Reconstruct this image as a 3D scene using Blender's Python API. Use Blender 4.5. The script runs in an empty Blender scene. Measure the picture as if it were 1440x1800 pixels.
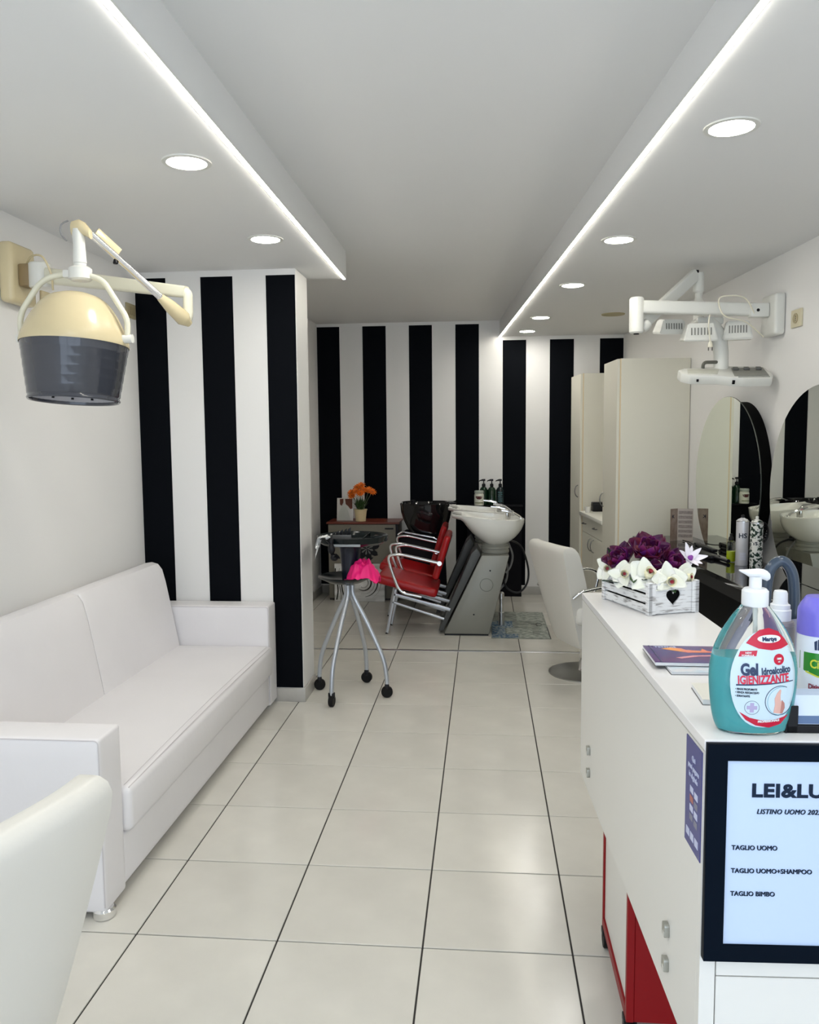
import bpy, bmesh, math, random
from mathutils import Vector, Matrix, noise
random.seed(7)
PI = math.pi
C = bpy.context.scene.collection

# ------------------------------------------------------------------ camera
def make_camera():
    f, yaw, pitch, roll = 1432.18, 0.0912452, 0.0903177, 0.0085
    cy, sy, cp, sp = math.cos(yaw), math.sin(yaw), math.cos(pitch), math.sin(pitch)
    fw = Vector((-sy*cp, cy*cp, -sp)); r = Vector((cy, sy, 0)); d = fw.cross(r)
    cr, sr = math.cos(roll), math.sin(roll)
    R = cr*r + sr*d; D = -sr*r + cr*d
    cam = bpy.data.cameras.new('camera'); o = bpy.data.objects.new('camera', cam); C.objects.link(o)
    cam.sensor_fit = 'HORIZONTAL'; cam.sensor_width = 36; cam.lens = 36*f/1440
    cam.clip_start = 0.05
    m = Matrix.Identity(4)
    for i in range(3):
        m[i][0] = R[i]; m[i][1] = -D[i]; m[i][2] = -fw[i]
    m[2][3] = 1.4377
    o.matrix_world = m
    bpy.context.scene.camera = o
make_camera()

# ------------------------------------------------------------------ light and exposure
W = bpy.data.worlds.new('world'); bpy.context.scene.world = W; W.use_nodes = True
W.node_tree.nodes['Background'].inputs[0].default_value = (0.72, 0.84, 1.0, 1)
W.node_tree.nodes['Background'].inputs[1].default_value = 2.3      # overcast daylight outside the shop front
vs = bpy.context.scene.view_settings
vs.view_transform = 'Standard'; vs.look = 'None'; vs.gamma = 1; vs.exposure = 0.34
try: vs.use_curve_mapping = False
except Exception: pass
LED_STRENGTH = 30.0
LAMP_STRENGTH = 66.0
def portal():
    l = bpy.data.lights.new('shopfront_daylight', 'AREA'); l.shape = 'RECTANGLE'; l.size = 3.3; l.size_y = 2.1
    l.cycles.is_portal = True
    o = bpy.data.objects.new('shopfront_daylight', l); C.objects.link(o)
    o.location = (0, -1.17, 1.2); o.rotation_euler = (PI/2, 0, 0)      # faces +Y, into the room
portal()

# ------------------------------------------------------------------ materials
MATS = {}
def mat(name, col=(0.8, 0.8, 0.8), rough=0.5, metal=0.0, var=0.0, scale=8.0, bump=0.0, bscale=60.0,
        trans=0.0, emit=None, es=0.0, coat=0.0, rnd=0.0, col2=None, spec=0.5, alpha=1.0, ior=1.45, stretch=None, lo=0.35, hi=0.65):
    if name in MATS: return MATS[name]
    m = bpy.data.materials.new(name); m.use_nodes = True; nt = m.node_tree; N = nt.nodes; L = nt.links
    b = N['Principled BSDF']
    b.inputs['Base Color'].default_value = (*col, 1); b.inputs['Roughness'].default_value = rough
    b.inputs['Metallic'].default_value = metal; b.inputs['IOR'].default_value = ior
    b.inputs['Transmission Weight'].default_value = trans; b.inputs['Coat Weight'].default_value = coat
    b.inputs['Specular IOR Level'].default_value = spec; b.inputs['Alpha'].default_value = alpha
    if emit: b.inputs['Emission Color'].default_value = (*emit, 1); b.inputs['Emission Strength'].default_value = es
    tc = N.new('ShaderNodeTexCoord'); src = tc.outputs['Object']
    if stretch:
        mp = N.new('ShaderNodeMapping'); mp.inputs['Scale'].default_value = stretch; L.new(src, mp.inputs[0]); src = mp.outputs[0]
    if var or col2:
        n = N.new('ShaderNodeTexNoise'); n.inputs['Scale'].default_value = scale; n.inputs['Detail'].default_value = 5
        L.new(src, n.inputs['Vector'])
        r = N.new('ShaderNodeValToRGB'); r.color_ramp.elements[0].position = lo; r.color_ramp.elements[1].position = hi
        c2 = col2 if col2 else tuple(max(0, c*(1-var)) for c in col)
        r.color_ramp.elements[0].color = (*c2, 1); r.color_ramp.elements[1].color = (*col, 1)
        L.new(n.outputs['Fac'], r.inputs[0]); out = r.outputs[0]
        if rnd:
            oi = N.new('ShaderNodeObjectInfo'); hs = N.new('ShaderNodeHueSaturation')
            ma = N.new('ShaderNodeMapRange'); ma.inputs['To Min'].default_value = 1-rnd; ma.inputs['To Max'].default_value = 1+rnd
            L.new(oi.outputs['Random'], ma.inputs[0]); L.new(ma.outputs[0], hs.inputs['Value']); L.new(out, hs.inputs['Color']); out = hs.outputs[0]
        L.new(out, b.inputs['Base Color'])
    if bump:
        n2 = N.new('ShaderNodeTexNoise'); n2.inputs['Scale'].default_value = bscale; n2.inputs['Detail'].default_value = 3
        L.new(src, n2.inputs['Vector'])
        bp = N.new('ShaderNodeBump'); bp.inputs['Strength'].default_value = bump; bp.inputs['Distance'].default_value = 0.002
        L.new(n2.outputs['Fac'], bp.inputs['Height']); L.new(bp.outputs[0], b.inputs['Normal'])
    MATS[name] = m; return m
wall_w = mat('wall_paint', (0.83, 0.82, 0.80), 0.75, bump=0.15, bscale=180, spec=0.25)
ceil_w = mat('ceiling_paint', (0.80, 0.80, 0.79), 0.85, spec=0.2)
black_p = mat('black_paint', (0.0022, 0.003, 0.005), 0.7, spec=0.08)
tile_m = mat('floor_tile', (0.66, 0.64, 0.58), 0.18, var=0.07, scale=5, rnd=0.03, bump=0.04, bscale=12)
grout = mat('grout', (0.035, 0.032, 0.03), 0.9)
skirt = mat('skirting_tile', (0.50, 0.485, 0.45), 0.3, var=0.12, scale=9)
alu = mat('aluminium', (0.62, 0.62, 0.62), 0.28, 1.0)
chrome = mat('chrome', (0.80, 0.80, 0.80), 0.10, 1.0)
silverp = mat('silver_paint', (0.52, 0.53, 0.55), 0.35, 0.75)
leather = mat('white_leather', (0.82, 0.80, 0.81), 0.42, bump=0.25, bscale=45, var=0.03, scale=3)
cream_l = mat('cream_leather', (0.70, 0.685, 0.635), 0.40, bump=0.12, bscale=60)
piping = mat('leather_seam', (0.62, 0.59, 0.60), 0.5)
creampl = mat('aged_cream_plastic', (0.68, 0.58, 0.36), 0.22, var=0.12, scale=4)
whitepl = mat('white_plastic', (0.74, 0.74, 0.69), 0.30)
offwhite = mat('off_white_plastic', (0.76, 0.72, 0.58), 0.3)
smoke = mat('smoked_plastic', (0.045, 0.05, 0.065), 0.12, trans=0.0, coat=0.4)
greypan = mat('grey_inner_pan', (0.36, 0.36, 0.39), 0.4)
lam = mat('white_laminate', (0.74, 0.73, 0.69), 0.30)
lamtop = mat('white_laminate_top', (0.83, 0.82, 0.82), 0.16)
lamgrey = mat('laminate_edge', (0.45, 0.44, 0.40), 0.4)
wardm = mat('cream_laminate', (0.72, 0.70, 0.60), 0.42)
edgeb = mat('beech_edging', (0.72, 0.58, 0.36), 0.45)
redp = mat('red_enamel', (0.24, 0.003, 0.006), 0.4, spec=0.3)
redl = mat('red_vinyl', (0.36, 0.003, 0.006), 0.30, bump=0.1, bscale=40)
porc = mat('white_ceramic', (0.78, 0.78, 0.74), 0.07, coat=0.5)
blackgl = mat('black_gloss', (0.006, 0.006, 0.007), 0.05, coat=0.3)
blackpl = mat('black_plastic', (0.006, 0.006, 0.008), 0.35, spec=0.28)
blackrub = mat('black_rubber', (0.008, 0.008, 0.008), 0.6, spec=0.2)
dkblue = mat('dark_blue_plastic', (0.006, 0.009, 0.022), 0.25)
greym = mat('grey_metal_panel', (0.27, 0.27, 0.24), 0.42, 0.35, var=0.06, scale=3)
greyd = mat('dark_grey_panel', (0.07, 0.075, 0.075), 0.45)
mirror_m = mat('mirror_silver', (0.80, 0.83, 0.76), 0.01, 1.0)
mirror_e = mat('mirror_edge', (0.05, 0.06, 0.05), 0.4)
green_g = mat('green_glass', (0.003, 0.020, 0.008), 0.10)
pink = mat('pink_cloth', (0.90, 0.01, 0.20), 0.5, bump=0.2, bscale=30)
terra = mat('brown_wood_top', (0.16, 0.035, 0.02), 0.35)
orange = mat('orange_petal', (0.85, 0.22, 0.01), 0.6, col2=(0.75, 0.12, 0.0), scale=30)
leafg = mat('leaf_green', (0.03, 0.085, 0.015), 0.5, var=0.4, scale=30)
leafd = mat('dark_leaf_green', (0.006, 0.03, 0.012), 0.45, var=0.4, scale=20)
potm = mat('cream_pot', (0.74, 0.62, 0.36), 0.5)
whpaper = mat('white_paper', (0.76, 0.78, 0.80), 0.5)
inkb = mat('navy_ink', (0.012, 0.03, 0.09), 0.4)
inkd = mat('dark_ink', (0.012, 0.022, 0.045), 0.6, spec=0.1)
inkr = mat('red_ink', (0.62, 0.01, 0.05), 0.35)
purple_r = mat('burgundy_petal', (0.13, 0.002, 0.018), 0.5, col2=(0.06, 0.003, 0.05), scale=14, lo=0.45, hi=0.6)
purple_b = mat('purple_petal', (0.12, 0.015, 0.20), 0.5, col2=(0.15, 0.004, 0.05), scale=12)
orch = mat('orchid_white', (0.86, 0.86, 0.84), 0.5, col2=(0.80, 0.82, 0.70), scale=10)
orch_c = mat('orchid_lip', (0.82, 0.78, 0.42), 0.5, col2=(0.86, 0.82, 0.66), scale=40)
orch_r = mat('orchid_throat', (0.25, 0.005, 0.02), 0.5)
petalw = mat('white_petal', (0.88, 0.84, 0.88), 0.5)
washed = mat('whitewashed_wood', (0.76, 0.77, 0.78), 0.65, col2=(0.30, 0.29, 0.29), scale=22, stretch=(1, 1, 7), lo=0.34, hi=0.48, bump=0.4, bscale=30)
lampe = mat('lamp_glow', (1, 1, 1), 0.5, emit=(1.0, 0.97, 0.90), es=LAMP_STRENGTH)
lede = mat('led_glow', (1, 1, 1), 0.5, emit=(1.0, 0.95, 0.84), es=LED_STRENGTH)

# ------------------------------------------------------------------ helpers
def link_mesh(name, bm, m, parent=None, smooth=35, world=False):
    if world and parent is not None:
        Mp = Matrix.Identity(4); q = parent
        while q is not None: Mp = q.matrix_basis @ Mp; q = q.parent
        bm.transform(Mp.inverted())
    bmesh.ops.recalc_face_normals(bm, faces=bm.faces)
    if smooth:
        a = math.radians(smooth)
        for f in bm.faces: f.smooth = True
        for e in bm.edges:
            if len(e.link_faces) == 2:
                if e.calc_face_angle(0) > a: e.smooth = False
    me = bpy.data.meshes.new(name); bm.to_mesh(me); bm.free()
    me.materials.append(m)
    o = bpy.data.objects.new(name, me); C.objects.link(o)
    if parent is not None: o.parent = parent
    return o
def obj(name, bm, m, parent=None, **k): return link_mesh(name, bm, m, parent, **k)
def wobj(name, bm, m, parent, **k): return link_mesh(name, bm, m, parent, world=True, **k)
def struct(name, bm, m, parent=None, **k):
    o = link_mesh(name, bm, m, parent, **k)
    if parent is None: o['kind'] = 'structure'
    return o
def tag(o, label, cat, group=None):
    o['label'] = label; o['category'] = cat
    if group: o['group'] = group
    return o
def thing(name, label, cat, loc=(0, 0, 0), rz=0.0, group=None):
    o = bpy.data.objects.new(name, None); C.objects.link(o)
    o.location = loc; o.rotation_euler = (0, 0, rz); o.empty_display_size = 0.05
    o.matrix_world = Matrix.Translation(loc) @ Matrix.Rotation(rz, 4, 'Z')
    return tag(o, label, cat, group)
def copy_tree(o, parent=None):
    c = o.copy(); C.objects.link(c); c.parent = parent
    for ch in o.children: copy_tree(ch, c)
    return c
def B(): return bmesh.new()
def box(bm, x0, x1, y0, y1, z0, z1, bev=0.0, seg=2, M=None):
    t = bmesh.new()
    vs_ = [t.verts.new((x, y, z)) for x in (x0, x1) for y in (y0, y1) for z in (z0, z1)]
    for q in ((0, 1, 3, 2), (4, 6, 7, 5), (0, 4, 5, 1), (2, 3, 7, 6), (0, 2, 6, 4), (1, 5, 7, 3)):
        t.faces.new([vs_[i] for i in q])
    bmesh.ops.recalc_face_normals(t, faces=t.faces)
    if bev: bmesh.ops.bevel(t, geom=list(t.edges), offset=bev, segments=seg, profile=0.5, affect='EDGES')
    if M is not None: t.transform(M)
    merge(bm, t); return bm
def merge(bm, t):
    me = bpy.data.meshes.new('tmp'); t.to_mesh(me); t.free(); bm.from_mesh(me); bpy.data.meshes.remove(me)
def tube(bm, pts, r, n=12, cap=True, closed=False):
    pts = [Vector(p) for p in pts]; N = len(pts)
    rs = r if isinstance(r, (list, tuple)) else [r]*N
    rings = []; up = None
    for i, p in enumerate(pts):
        if closed: t = (pts[(i+1) % N]-pts[i-1])
        else: t = pts[min(i+1, N-1)]-pts[max(i-1, 0)]
        t = t.normalized()
        if up is None:
            up = Vector((0, 0, 1)) if abs(t.z) < 0.9 else Vector((1, 0, 0))
        a = (up - t*up.dot(t))
        if a.length < 1e-6: a = t.orthogonal()
        a.normalize(); b = t.cross(a); up = a
        rings.append([bm.verts.new(p+(a*math.cos(2*PI*k/n)+b*math.sin(2*PI*k/n))*rs[i]) for k in range(n)])
    M_ = N if closed else N-1
    for i in range(M_):
        A = rings[i]; Bq = rings[(i+1) % N]
        for k in range(n): bm.faces.new((A[k], A[(k+1) % n], Bq[(k+1) % n], Bq[k]))
    if cap and not closed:
        bm.faces.new(rings[0][::-1]); bm.faces.new(rings[-1])
    return bm
def spline(pts, n=8, closed=False):
    P = [Vector(p) for p in pts]; out = []
    N = len(P); rng = range(N) if closed else range(N-1)
    for i in rng:
        if closed: p0, p1, p2, p3 = P[i-1], P[i], P[(i+1) % N], P[(i+2) % N]
        else: p0, p1, p2, p3 = P[max(i-1, 0)], P[i], P[i+1], P[min(i+2, N-1)]
        for k in range(n):
            t = k/n
            out.append(0.5*((2*p1)+(p2-p0)*t+(2*p0-5*p1+4*p2-p3)*t*t+(3*p1-p0-3*p2+p3)*t**3))
    if not closed: out.append(P[-1])
    return out
def bend(pts, r, n=5):
    """polyline with rounded corners of radius r"""
    P = [Vector(p) for p in pts]; out = [P[0]]
    for i in range(1, len(P)-1):
        a = (P[i-1]-P[i]); b = (P[i+1]-P[i]); ra = min(r, a.length*0.45, b.length*0.45)
        A = P[i]+a.normalized()*ra; Bq = P[i]+b.normalized()*ra
        for k in range(n+1):
            t = k/n; out.append((1-t)**2*A+2*t*(1-t)*P[i]+t*t*Bq)
    out.append(P[-1]); return out
def lathe(bm, prof, c=(0, 0, 0), n=24, sx=1.0, sy=1.0, M=None, cap=True):
    t = bmesh.new(); rings = []
    for r, z in prof:
        if r <= 1e-5: rings.append([t.verts.new((0, 0, z))])
        else: rings.append([t.verts.new((r*sx*math.cos(2*PI*k/n), r*sy*math.sin(2*PI*k/n), z)) for k in range(n)])
    for A, Bq in zip(rings, rings[1:]):
        if len(A) == 1 and len(Bq) == 1: continue
        for k in range(n):
            k2 = (k+1) % n
            if len(A) == 1: t.faces.new((A[0], Bq[k2], Bq[k]))
            elif len(Bq) == 1: t.faces.new((A[k], A[k2], Bq[0]))
            else: t.faces.new((A[k], A[k2], Bq[k2], Bq[k]))
    if cap:
        if len(rings[0]) > 1: t.faces.new(rings[0][::-1])
        if len(rings[-1]) > 1: t.faces.new(rings[-1])
    if M is not None: t.transform(M)
    t.transform(Matrix.Translation(c)); merge(bm, t); return bm
def cyl(bm, p0, p1, r, n=16, r2=None):
    return tube(bm, [p0, p1], [r, r if r2 is None else r2], n)
def prism(bm, poly, d0, d1, axis='y', bev=0.0, M=None):
    """poly: list of 2D points in the plane normal to axis"""
    t = bmesh.new()
    def P(a, b, d):
        return {'x': (d, a, b), 'y': (a, d, b), 'z': (a, b, d)}[axis]
    A = [t.verts.new(P(a, b, d0)) for a, b in poly]; Bq = [t.verts.new(P(a, b, d1)) for a, b in poly]
    t.faces.new(A); t.faces.new(Bq[::-1]); n = len(poly)
    for i in range(n): t.faces.new((A[i], Bq[i], Bq[(i+1) % n], A[(i+1) % n]))
    bmesh.ops.recalc_face_normals(t, faces=t.faces)
    if bev: bmesh.ops.bevel(t, geom=list(t.edges), offset=bev, segments=2, profile=0.5, affect='EDGES')
    if M is not None: t.transform(M)
    merge(bm, t); return bm
def loft(bm, rings, cap=True, closed=True):
    R = [[bm.verts.new(p) for p in ring] for ring in rings]; n = len(R[0])
    for A, Bq in zip(R, R[1:]):
        for k in range(n if closed else n-1):
            bm.faces.new((A[k], A[(k+1) % n], Bq[(k+1) % n], Bq[k]))
    if cap: bm.faces.new(R[0][::-1]); bm.faces.new(R[-1])
    return bm
def rrect(w, h, r, n=4, cx=0, cy=0):
    out = []
    for sx, sy, a0 in ((1, 1, 0), (-1, 1, 90), (-1, -1, 180), (1, -1, 270)):
        for k in range(n+1):
            a = math.radians(a0+90*k/n)
            out.append((cx+sx*(w/2-r)+r*math.cos(a), cy+sy*(h/2-r)+r*math.sin(a)))
    return out
def plate(outline, holes, th):
    """flat plate in local XZ with holes, thickness along Y from 0 to th"""
    cu = bpy.data.curves.new('tmp', 'CURVE'); cu.dimensions = '2D'; cu.fill_mode = 'BOTH'; cu.extrude = th/2
    for pts in [outline]+holes:
        s = cu.splines.new('POLY'); s.points.add(len(pts)-1); s.use_cyclic_u = True
        for i, (x, y) in enumerate(pts): s.points[i].co = (x, y, 0, 1)
    o = bpy.data.objects.new('tmp', cu); C.objects.link(o)
    me = bpy.data.meshes.new_from_object(o.evaluated_get(bpy.context.evaluated_depsgraph_get()))
    bpy.data.objects.remove(o); bpy.data.curves.remove(cu)
    bm = bmesh.new(); bm.from_mesh(me); bpy.data.meshes.remove(me)
    bmesh.ops.remove_doubles(bm, verts=bm.verts, dist=1e-5)
    bm.transform(Matrix.Translation((0, th/2, 0)) @ Matrix.Rotation(PI/2, 4, 'X'))
    return bm
def text_bm(s, size, off=0.0, ext=0.0004, align='LEFT', sx=1.0, shear=0.0, spacing=1.0):
    """text mesh in local XZ plane, facing -Y"""
    cu = bpy.data.curves.new('tmp', 'FONT'); cu.body = s; cu.size = size; cu.offset = off; cu.extrude = ext
    cu.align_x = align; cu.shear = shear; cu.resolution_u = 3; cu.space_character = spacing
    o = bpy.data.objects.new('tmp', cu); C.objects.link(o)
    me = bpy.data.meshes.new_from_object(o.evaluated_get(bpy.context.evaluated_depsgraph_get()))
    bpy.data.objects.remove(o); bpy.data.curves.remove(cu)
    bm = bmesh.new(); bm.from_mesh(me); bpy.data.meshes.remove(me)
    bm.transform(Matrix.Rotation(PI/2, 4, 'X') @ Matrix.Diagonal((sx, 1, 1, 1)))
    return bm
def T(x, y, z): return Matrix.Translation((x, y, z))
def RX(a): return Matrix.Rotation(a, 4, 'X')
def RY(a): return Matrix.Rotation(a, 4, 'Y')
def RZ(a): return Matrix.Rotation(a, 4, 'Z')

# ------------------------------------------------------------------ setting
ZL, ZH, ZR = 2.33, 2.48, 2.335
YB, XL, YF = 7.45, -1.86, -1.2
def XR(y): return 1.82-0.0783*y
def XE(y): return 0.722-0.0779*y           # right LED edge
AW = math.atan(0.0783)                     # turn of the right wall

bm = B(); box(bm, XL-0.1, 2.1, YF-0.1, YB+0.1, -0.06, -0.004)
floor = struct('floor', bm, grout)
tiles = {}
def tile(x0, x1, y0, y1):
    w, d = round(x1-x0, 3), round(y1-y0, 3)
    if (w, d) not in tiles:
        t = B(); box(t, 0, w, 0, d, -0.005, 0, 0.0012, 1); tiles[(w, d)] = link_mesh('tile', t, tile_m, floor, smooth=0)
        o = tiles[(w, d)]
    else:
        o = tiles[(w, d)].copy(); C.objects.link(o); o.parent = floor
    o.location = (x0, y0, 0)
g = 0.005
xs = [XL] + [-1.013+0.42*k for k in range(-2, 7)] + [1.927]
xs = sorted(set([round(v, 4) for v in xs if v >= XL]))
ys = [round(2.1804+0.42*k, 4) for k in range(-8, 8)] + [5.405]
for a, b in zip(xs, xs[1:]):
    for c, d in zip(ys, ys[1:]): tile(a+g/2, b-g/2, c+0.0027, d-0.0027)
ys = [5.435, 5.805, 6.225, 6.645, 7.065, 7.45]
for a, b in zip(xs, xs[1:]):
    for c, d in zip(ys, ys[1:]): tile(a+g/2, b-g/2, c+0.0027, d-0.0027)
bm = B(); prism(bm, [(5.405, -0.004), (5.405, 0.002), (5.41, 0.004), (5.428, 0.004), (5.432, 0.001), (5.432, -0.004)], -1.52, 1.45, 'x')
struct('trim_1', bm, alu)

bm = B(); box(bm, XL-0.12, XL, YF-0.12, 4.30, 0, 2.6); struct('wall_left', bm, wall_w)
bm = B(); box(bm, XL-0.12, -0.985, 4.30, 4.58, 0, 2.6); wp = struct('wall_partition', bm, wall_w)
bm = B(); box(bm, XL-0.12, -1.52, 4.5801, YB+0.12, 0, 2.6); struct('wall_rear_left', bm, wall_w)
bm = B(); box(bm, -1.52, XR(YB)+0.15, YB, YB+0.12, 0, 2.6); wb = struct('wall_back', bm, wall_w)
bm = B(); prism(bm, [(XR(YF-0.12), YF-0.12), (XR(YB+0.12), YB+0.12), (XR(YB+0.12)+0.12, YB+0.12), (XR(YF)+0.12, YF-0.12)], 0, 2.6, 'z')
struct('wall_right', bm, wall_w)
for x0, x1 in ((-1.859, -1.690), (-1.498, -1.324), (-1.144, -0.988)):
    bm = B(); box(bm, x0, x1, 4.2985, 4.30, 0.078, 2.298); obj('painted_stripe', bm, black_p, wp, smooth=0)
for i, (x0, x1) in enumerate(((-1.518, -1.310), (-1.098, -0.885), (-0.674, -0.465), (-0.254, -0.043), (0.170, 0.378), (0.588, 0.799), (1.027, 1.232))):
    bm = B(); box(bm, x0, x1, YB-0.0015, YB, 0.085, 2.452 if i < 4 else 2.304); obj('painted_stripe', bm, black_p, wb, smooth=0)
# front wall with the open shop front behind the camera
bm = B()
box(bm, XL-0.12, -1.75, YF-0.12, YF, 0, 2.6); box(bm, 1.75, 2.1, YF-0.12, YF, 0, 2.6); box(bm, -1.75, 1.75, YF-0.12, YF, 2.30, 2.6)
struct('wall_front', bm, wall_w)
bm = B()
for x in (-1.75, -0.60, 0.55, 1.70): box(bm, x, x+0.05, YF-0.09, YF-0.03, 0, 2.30)
for z in (0.0, 2.25): box(bm, -1.75, 1.75, YF-0.09, YF-0.03, z, z+0.05)
struct('window_1', bm, alu)
# ceilings
bm = B(); box(bm, XL-0.1, 2.1, YF-0.1, YB+0.1, ZH, ZH+0.1); struct('ceiling', bm, ceil_w)
bm = B(); box(bm, XL, -0.765, YF, 4.60, ZL, ZH+0.01); struct('ceiling_soffit_left', bm, ceil_w)
bm = B(); prism(bm, [(XE(YF), YF), (XE(YB), YB), (XR(YB)+0.02, YB), (XR(YF)+0.02, YF)], ZR, ZH+0.01, 'z'); struct('ceiling_soffit_right', bm, ceil_w)
# skirtings
def skirting(name, poly): struct(name, prism(B(), poly, 0, 0.076, 'z', 0.002), skirt)
skirting('baseboard_partition', [(-1.15, 4.288), (-0.974, 4.288), (-0.974, 4.58), (-0.985, 4.58), (-0.985, 4.30), (-1.15, 4.30)])
skirting('baseboard_rear_left', [(-1.52, 4.58), (-1.509, 4.58), (-1.509, YB), (-1.52, YB)])
skirting('baseboard_back', [(-1.509, YB-0.011), (1.2, YB-0.011), (1.2, YB), (-1.509, YB)])

# LED strips
def led(name, p0, p1, label):
    t = thing(name, label, 'light', p0)
    d = (Vector(p1)-Vector(p0)); n = Vector((-d.y, d.x, 0)).normalized()
    def bar(a, zz0, zz1):
        b = B(); A = Vector(p0)-Vector(p0); 
        pts = [(-n*a), (n*a), (n*a+d), (-n*a+d)]
        lo = [b.verts.new((v.x, v.y, zz0)) for v in pts]; hi = [b.verts.new((v.x, v.y, zz1)) for v in pts]
        b.faces.new(lo); b.faces.new(hi[::-1])
        for i in range(4): b.faces.new((lo[i], hi[i], hi[(i+1) % 4], lo[(i+1) % 4]))
        return b
    obj('profile', bar(0.010, -0.003, 0.004), whitepl, t, smooth=0)
    obj('glowing_diffuser', bar(0.0065, -0.006, -0.003), lede, t, smooth=0)
led('led_strip', (-0.752, YF+0.05, ZL), (-0.777, 4.60, ZL), 'long glowing LED strip along the left ceiling edge, ending by the striped partition')
led('led_strip', (XE(YF+0.05), YF+0.05, ZR), (XE(YB-0.02), YB-0.02, ZR), 'long glowing LED strip along the right ceiling edge, running to the back wall')
# downlights
def downlight(x, y, z, label):
    t = thing('ceiling_downlight', label, 'light', (x, y, z), group='round recessed downlights in the ceiling')
    obj('trim_ring', lathe(B(), [(0.062, -0.001), (0.064, -0.005), (0.078, -0.004), (0.080, 0.002), (0.062, 0.002)], n=32, cap=False), whitepl, t)
    obj('glowing_disc', lathe(B(), [(0.062, 0.001), (0.062, -0.002), (0, -0.002)], n=32, cap=False), lampe, t)
downlight(-0.953, 2.641, ZL, 'round downlight nearest the camera in the left ceiling, above the sofa')
downlight(-0.971, 3.664, ZL, 'round downlight in the left ceiling nearest the striped partition')
for (x, y), s in zip(((0.721, 2.546), (0.616, 3.897), (0.527, 5.006), (0.429, 6.307), (0.368, 7.091)),
        ('largest and nearest round downlight in the right ceiling', 'second round downlight from the camera in the right ceiling',
         'middle one of the five downlights in the right ceiling', 'fourth downlight from the camera in the right ceiling, second from the back wall',
         'farthest downlight in the right ceiling, closest to the striped back wall')):
    downlight(x, y, ZR, s)
for (x, y), s in zip(((-0.94, 1.45), (-0.93, 0.35), (0.86, 1.10), (0.97, -0.25)), ('near left', 'far left', 'near right', 'far right')):  # unseen lamps, added behind the viewpoint to light the near desk top
    downlight(x, y, ZL if x < 0 else ZR, 'added unseen round downlight behind the viewpoint, '+s+' one')
tag(obj('ceiling_speaker', lathe(B(), [(0.085, 0.0), (0.083, -0.006), (0.07, -0.008), (0, -0.008)], c=(0.949, 6.213, ZR), n=32), mat('beige_grille', (0.42, 0.37, 0.22), 0.6)),
    'flat beige unlit disc in the ceiling near the tall cabinets', 'ceiling disc')

# ------------------------------------------------------------------ sofa
def soft(bm, x0, x1, y0, y1, z0, z1, bev=0.02, crown=0.0, n=10, seg=3):
    """bevelled box whose big faces bulge a little"""
    t = bmesh.new(); box(t, x0, x1, y0, y1, z0, z1)
    bmesh.ops.bevel(t, geom=list(t.edges), offset=bev, segments=seg, profile=0.5, affect='EDGES')
    bmesh.ops.subdivide_edges(t, edges=[e for e in t.edges if e.calc_length() > 0.12], cuts=n, use_grid_fill=True)
    cx, cy, cz = (x0+x1)/2, (y0+y1)/2, (z0+z1)/2
    for v in t.verts:
        u = [(v.co.x-cx)/((x1-x0)/2), (v.co.y-cy)/((y1-y0)/2), (v.co.z-cz)/((z1-z0)/2)]
        w = [max(0, 1-q*q) for q in u]
        v.co.x += u[0]*w[1]*w[2]*crown*0.6; v.co.y += u[1]*w[0]*w[2]*crown*0.4; v.co.z += u[2]*w[0]*w[1]*crown
    merge(bm, t); return bm
sf = thing('sofa', 'long white leather sofa along the left wall, low block arms and chrome feet', 'sofa', (-1.5, 3.25, 0))
SX = -1.130
wobj('base_frame', soft(B(), -1.83, SX-0.004, 2.375, 4.14, 0.032, 0.205, 0.012, 0.002), leather, sf)
def seat_cushion():
    t = soft(B(), -1.70, SX+0.022, 2.382, 4.138, 0.200, 0.352, 0.024, 0.012, seg=4)
    return t
cu = wobj('seat_cushion', seat_cushion(), leather, sf)
wobj('seam', tube(B(), [(SX+0.012, 2.395+0.1*i, 0.346+0.010*math.sin(PI*i/17.2)) for i in range(18)], 0.0016, 6), piping, cu)
wobj('seam', tube(B(), [(SX-0.003, 2.395+0.1*i, 0.3545+0.011*math.sin(PI*i/17.2)) for i in range(18)], 0.0010, 6), piping, cu)
# backrest: leaning, rounded top
def backrest(y0, y1):
    b = B(); prof = [(-1.605, 0.30), (-1.612, 0.36), (-1.628, 0.45), (-1.650, 0.57), (-1.675, 0.70), (-1.692, 0.765), (-1.712, 0.792), (-1.740, 0.800), (-1.775, 0.795), (-1.80, 0.775), (-1.815, 0.72), (-1.83, 0.30)]
    ys_ = [y0, y0+0.006, y0+0.02]+[y0+0.02+(y1-y0-0.04)*k/10 for k in range(1, 10)]+[y1-0.02, y1-0.006, y1]
    rings = []
    for y in ys_:
        e = min(y-y0, y1-y); s = 0.97+0.03*min(1, (e/0.02))**0.5
        cx, cz = -1.72, 0.55; bul = 0.012*math.sin(PI*(y-y0)/(y1-y0))
        rings.append([(cx+(x-cx)*s+(bul if x > -1.68 and 0.4 < z < 0.72 else 0), y, cz+(z-cz)*s) for x, z in prof])
    return loft(b, rings)
for y0, y1 in ((2.38, 3.262), (3.266, 4.125)):
    wobj('backrest', backrest(y0, y1), leather, sf)
for y0, y1 in ((2.235, 2.378), (4.142, 4.284)):
    a = wobj('armrest', soft(B(), -1.835, SX, y0, y1, 0.022, 0.560, 0.010, 0.004), leather, sf)
    yy = y0+0.004 if y0 < 3 else y0+0.004
    wobj('seam', tube(B(), bend([(-1.80, yy-0.0025, 0.556), (SX-0.003, yy-0.0025, 0.556), (SX-0.003, yy-0.0025, 0.04)], 0.015), 0.0022, 6), piping, a)
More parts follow.
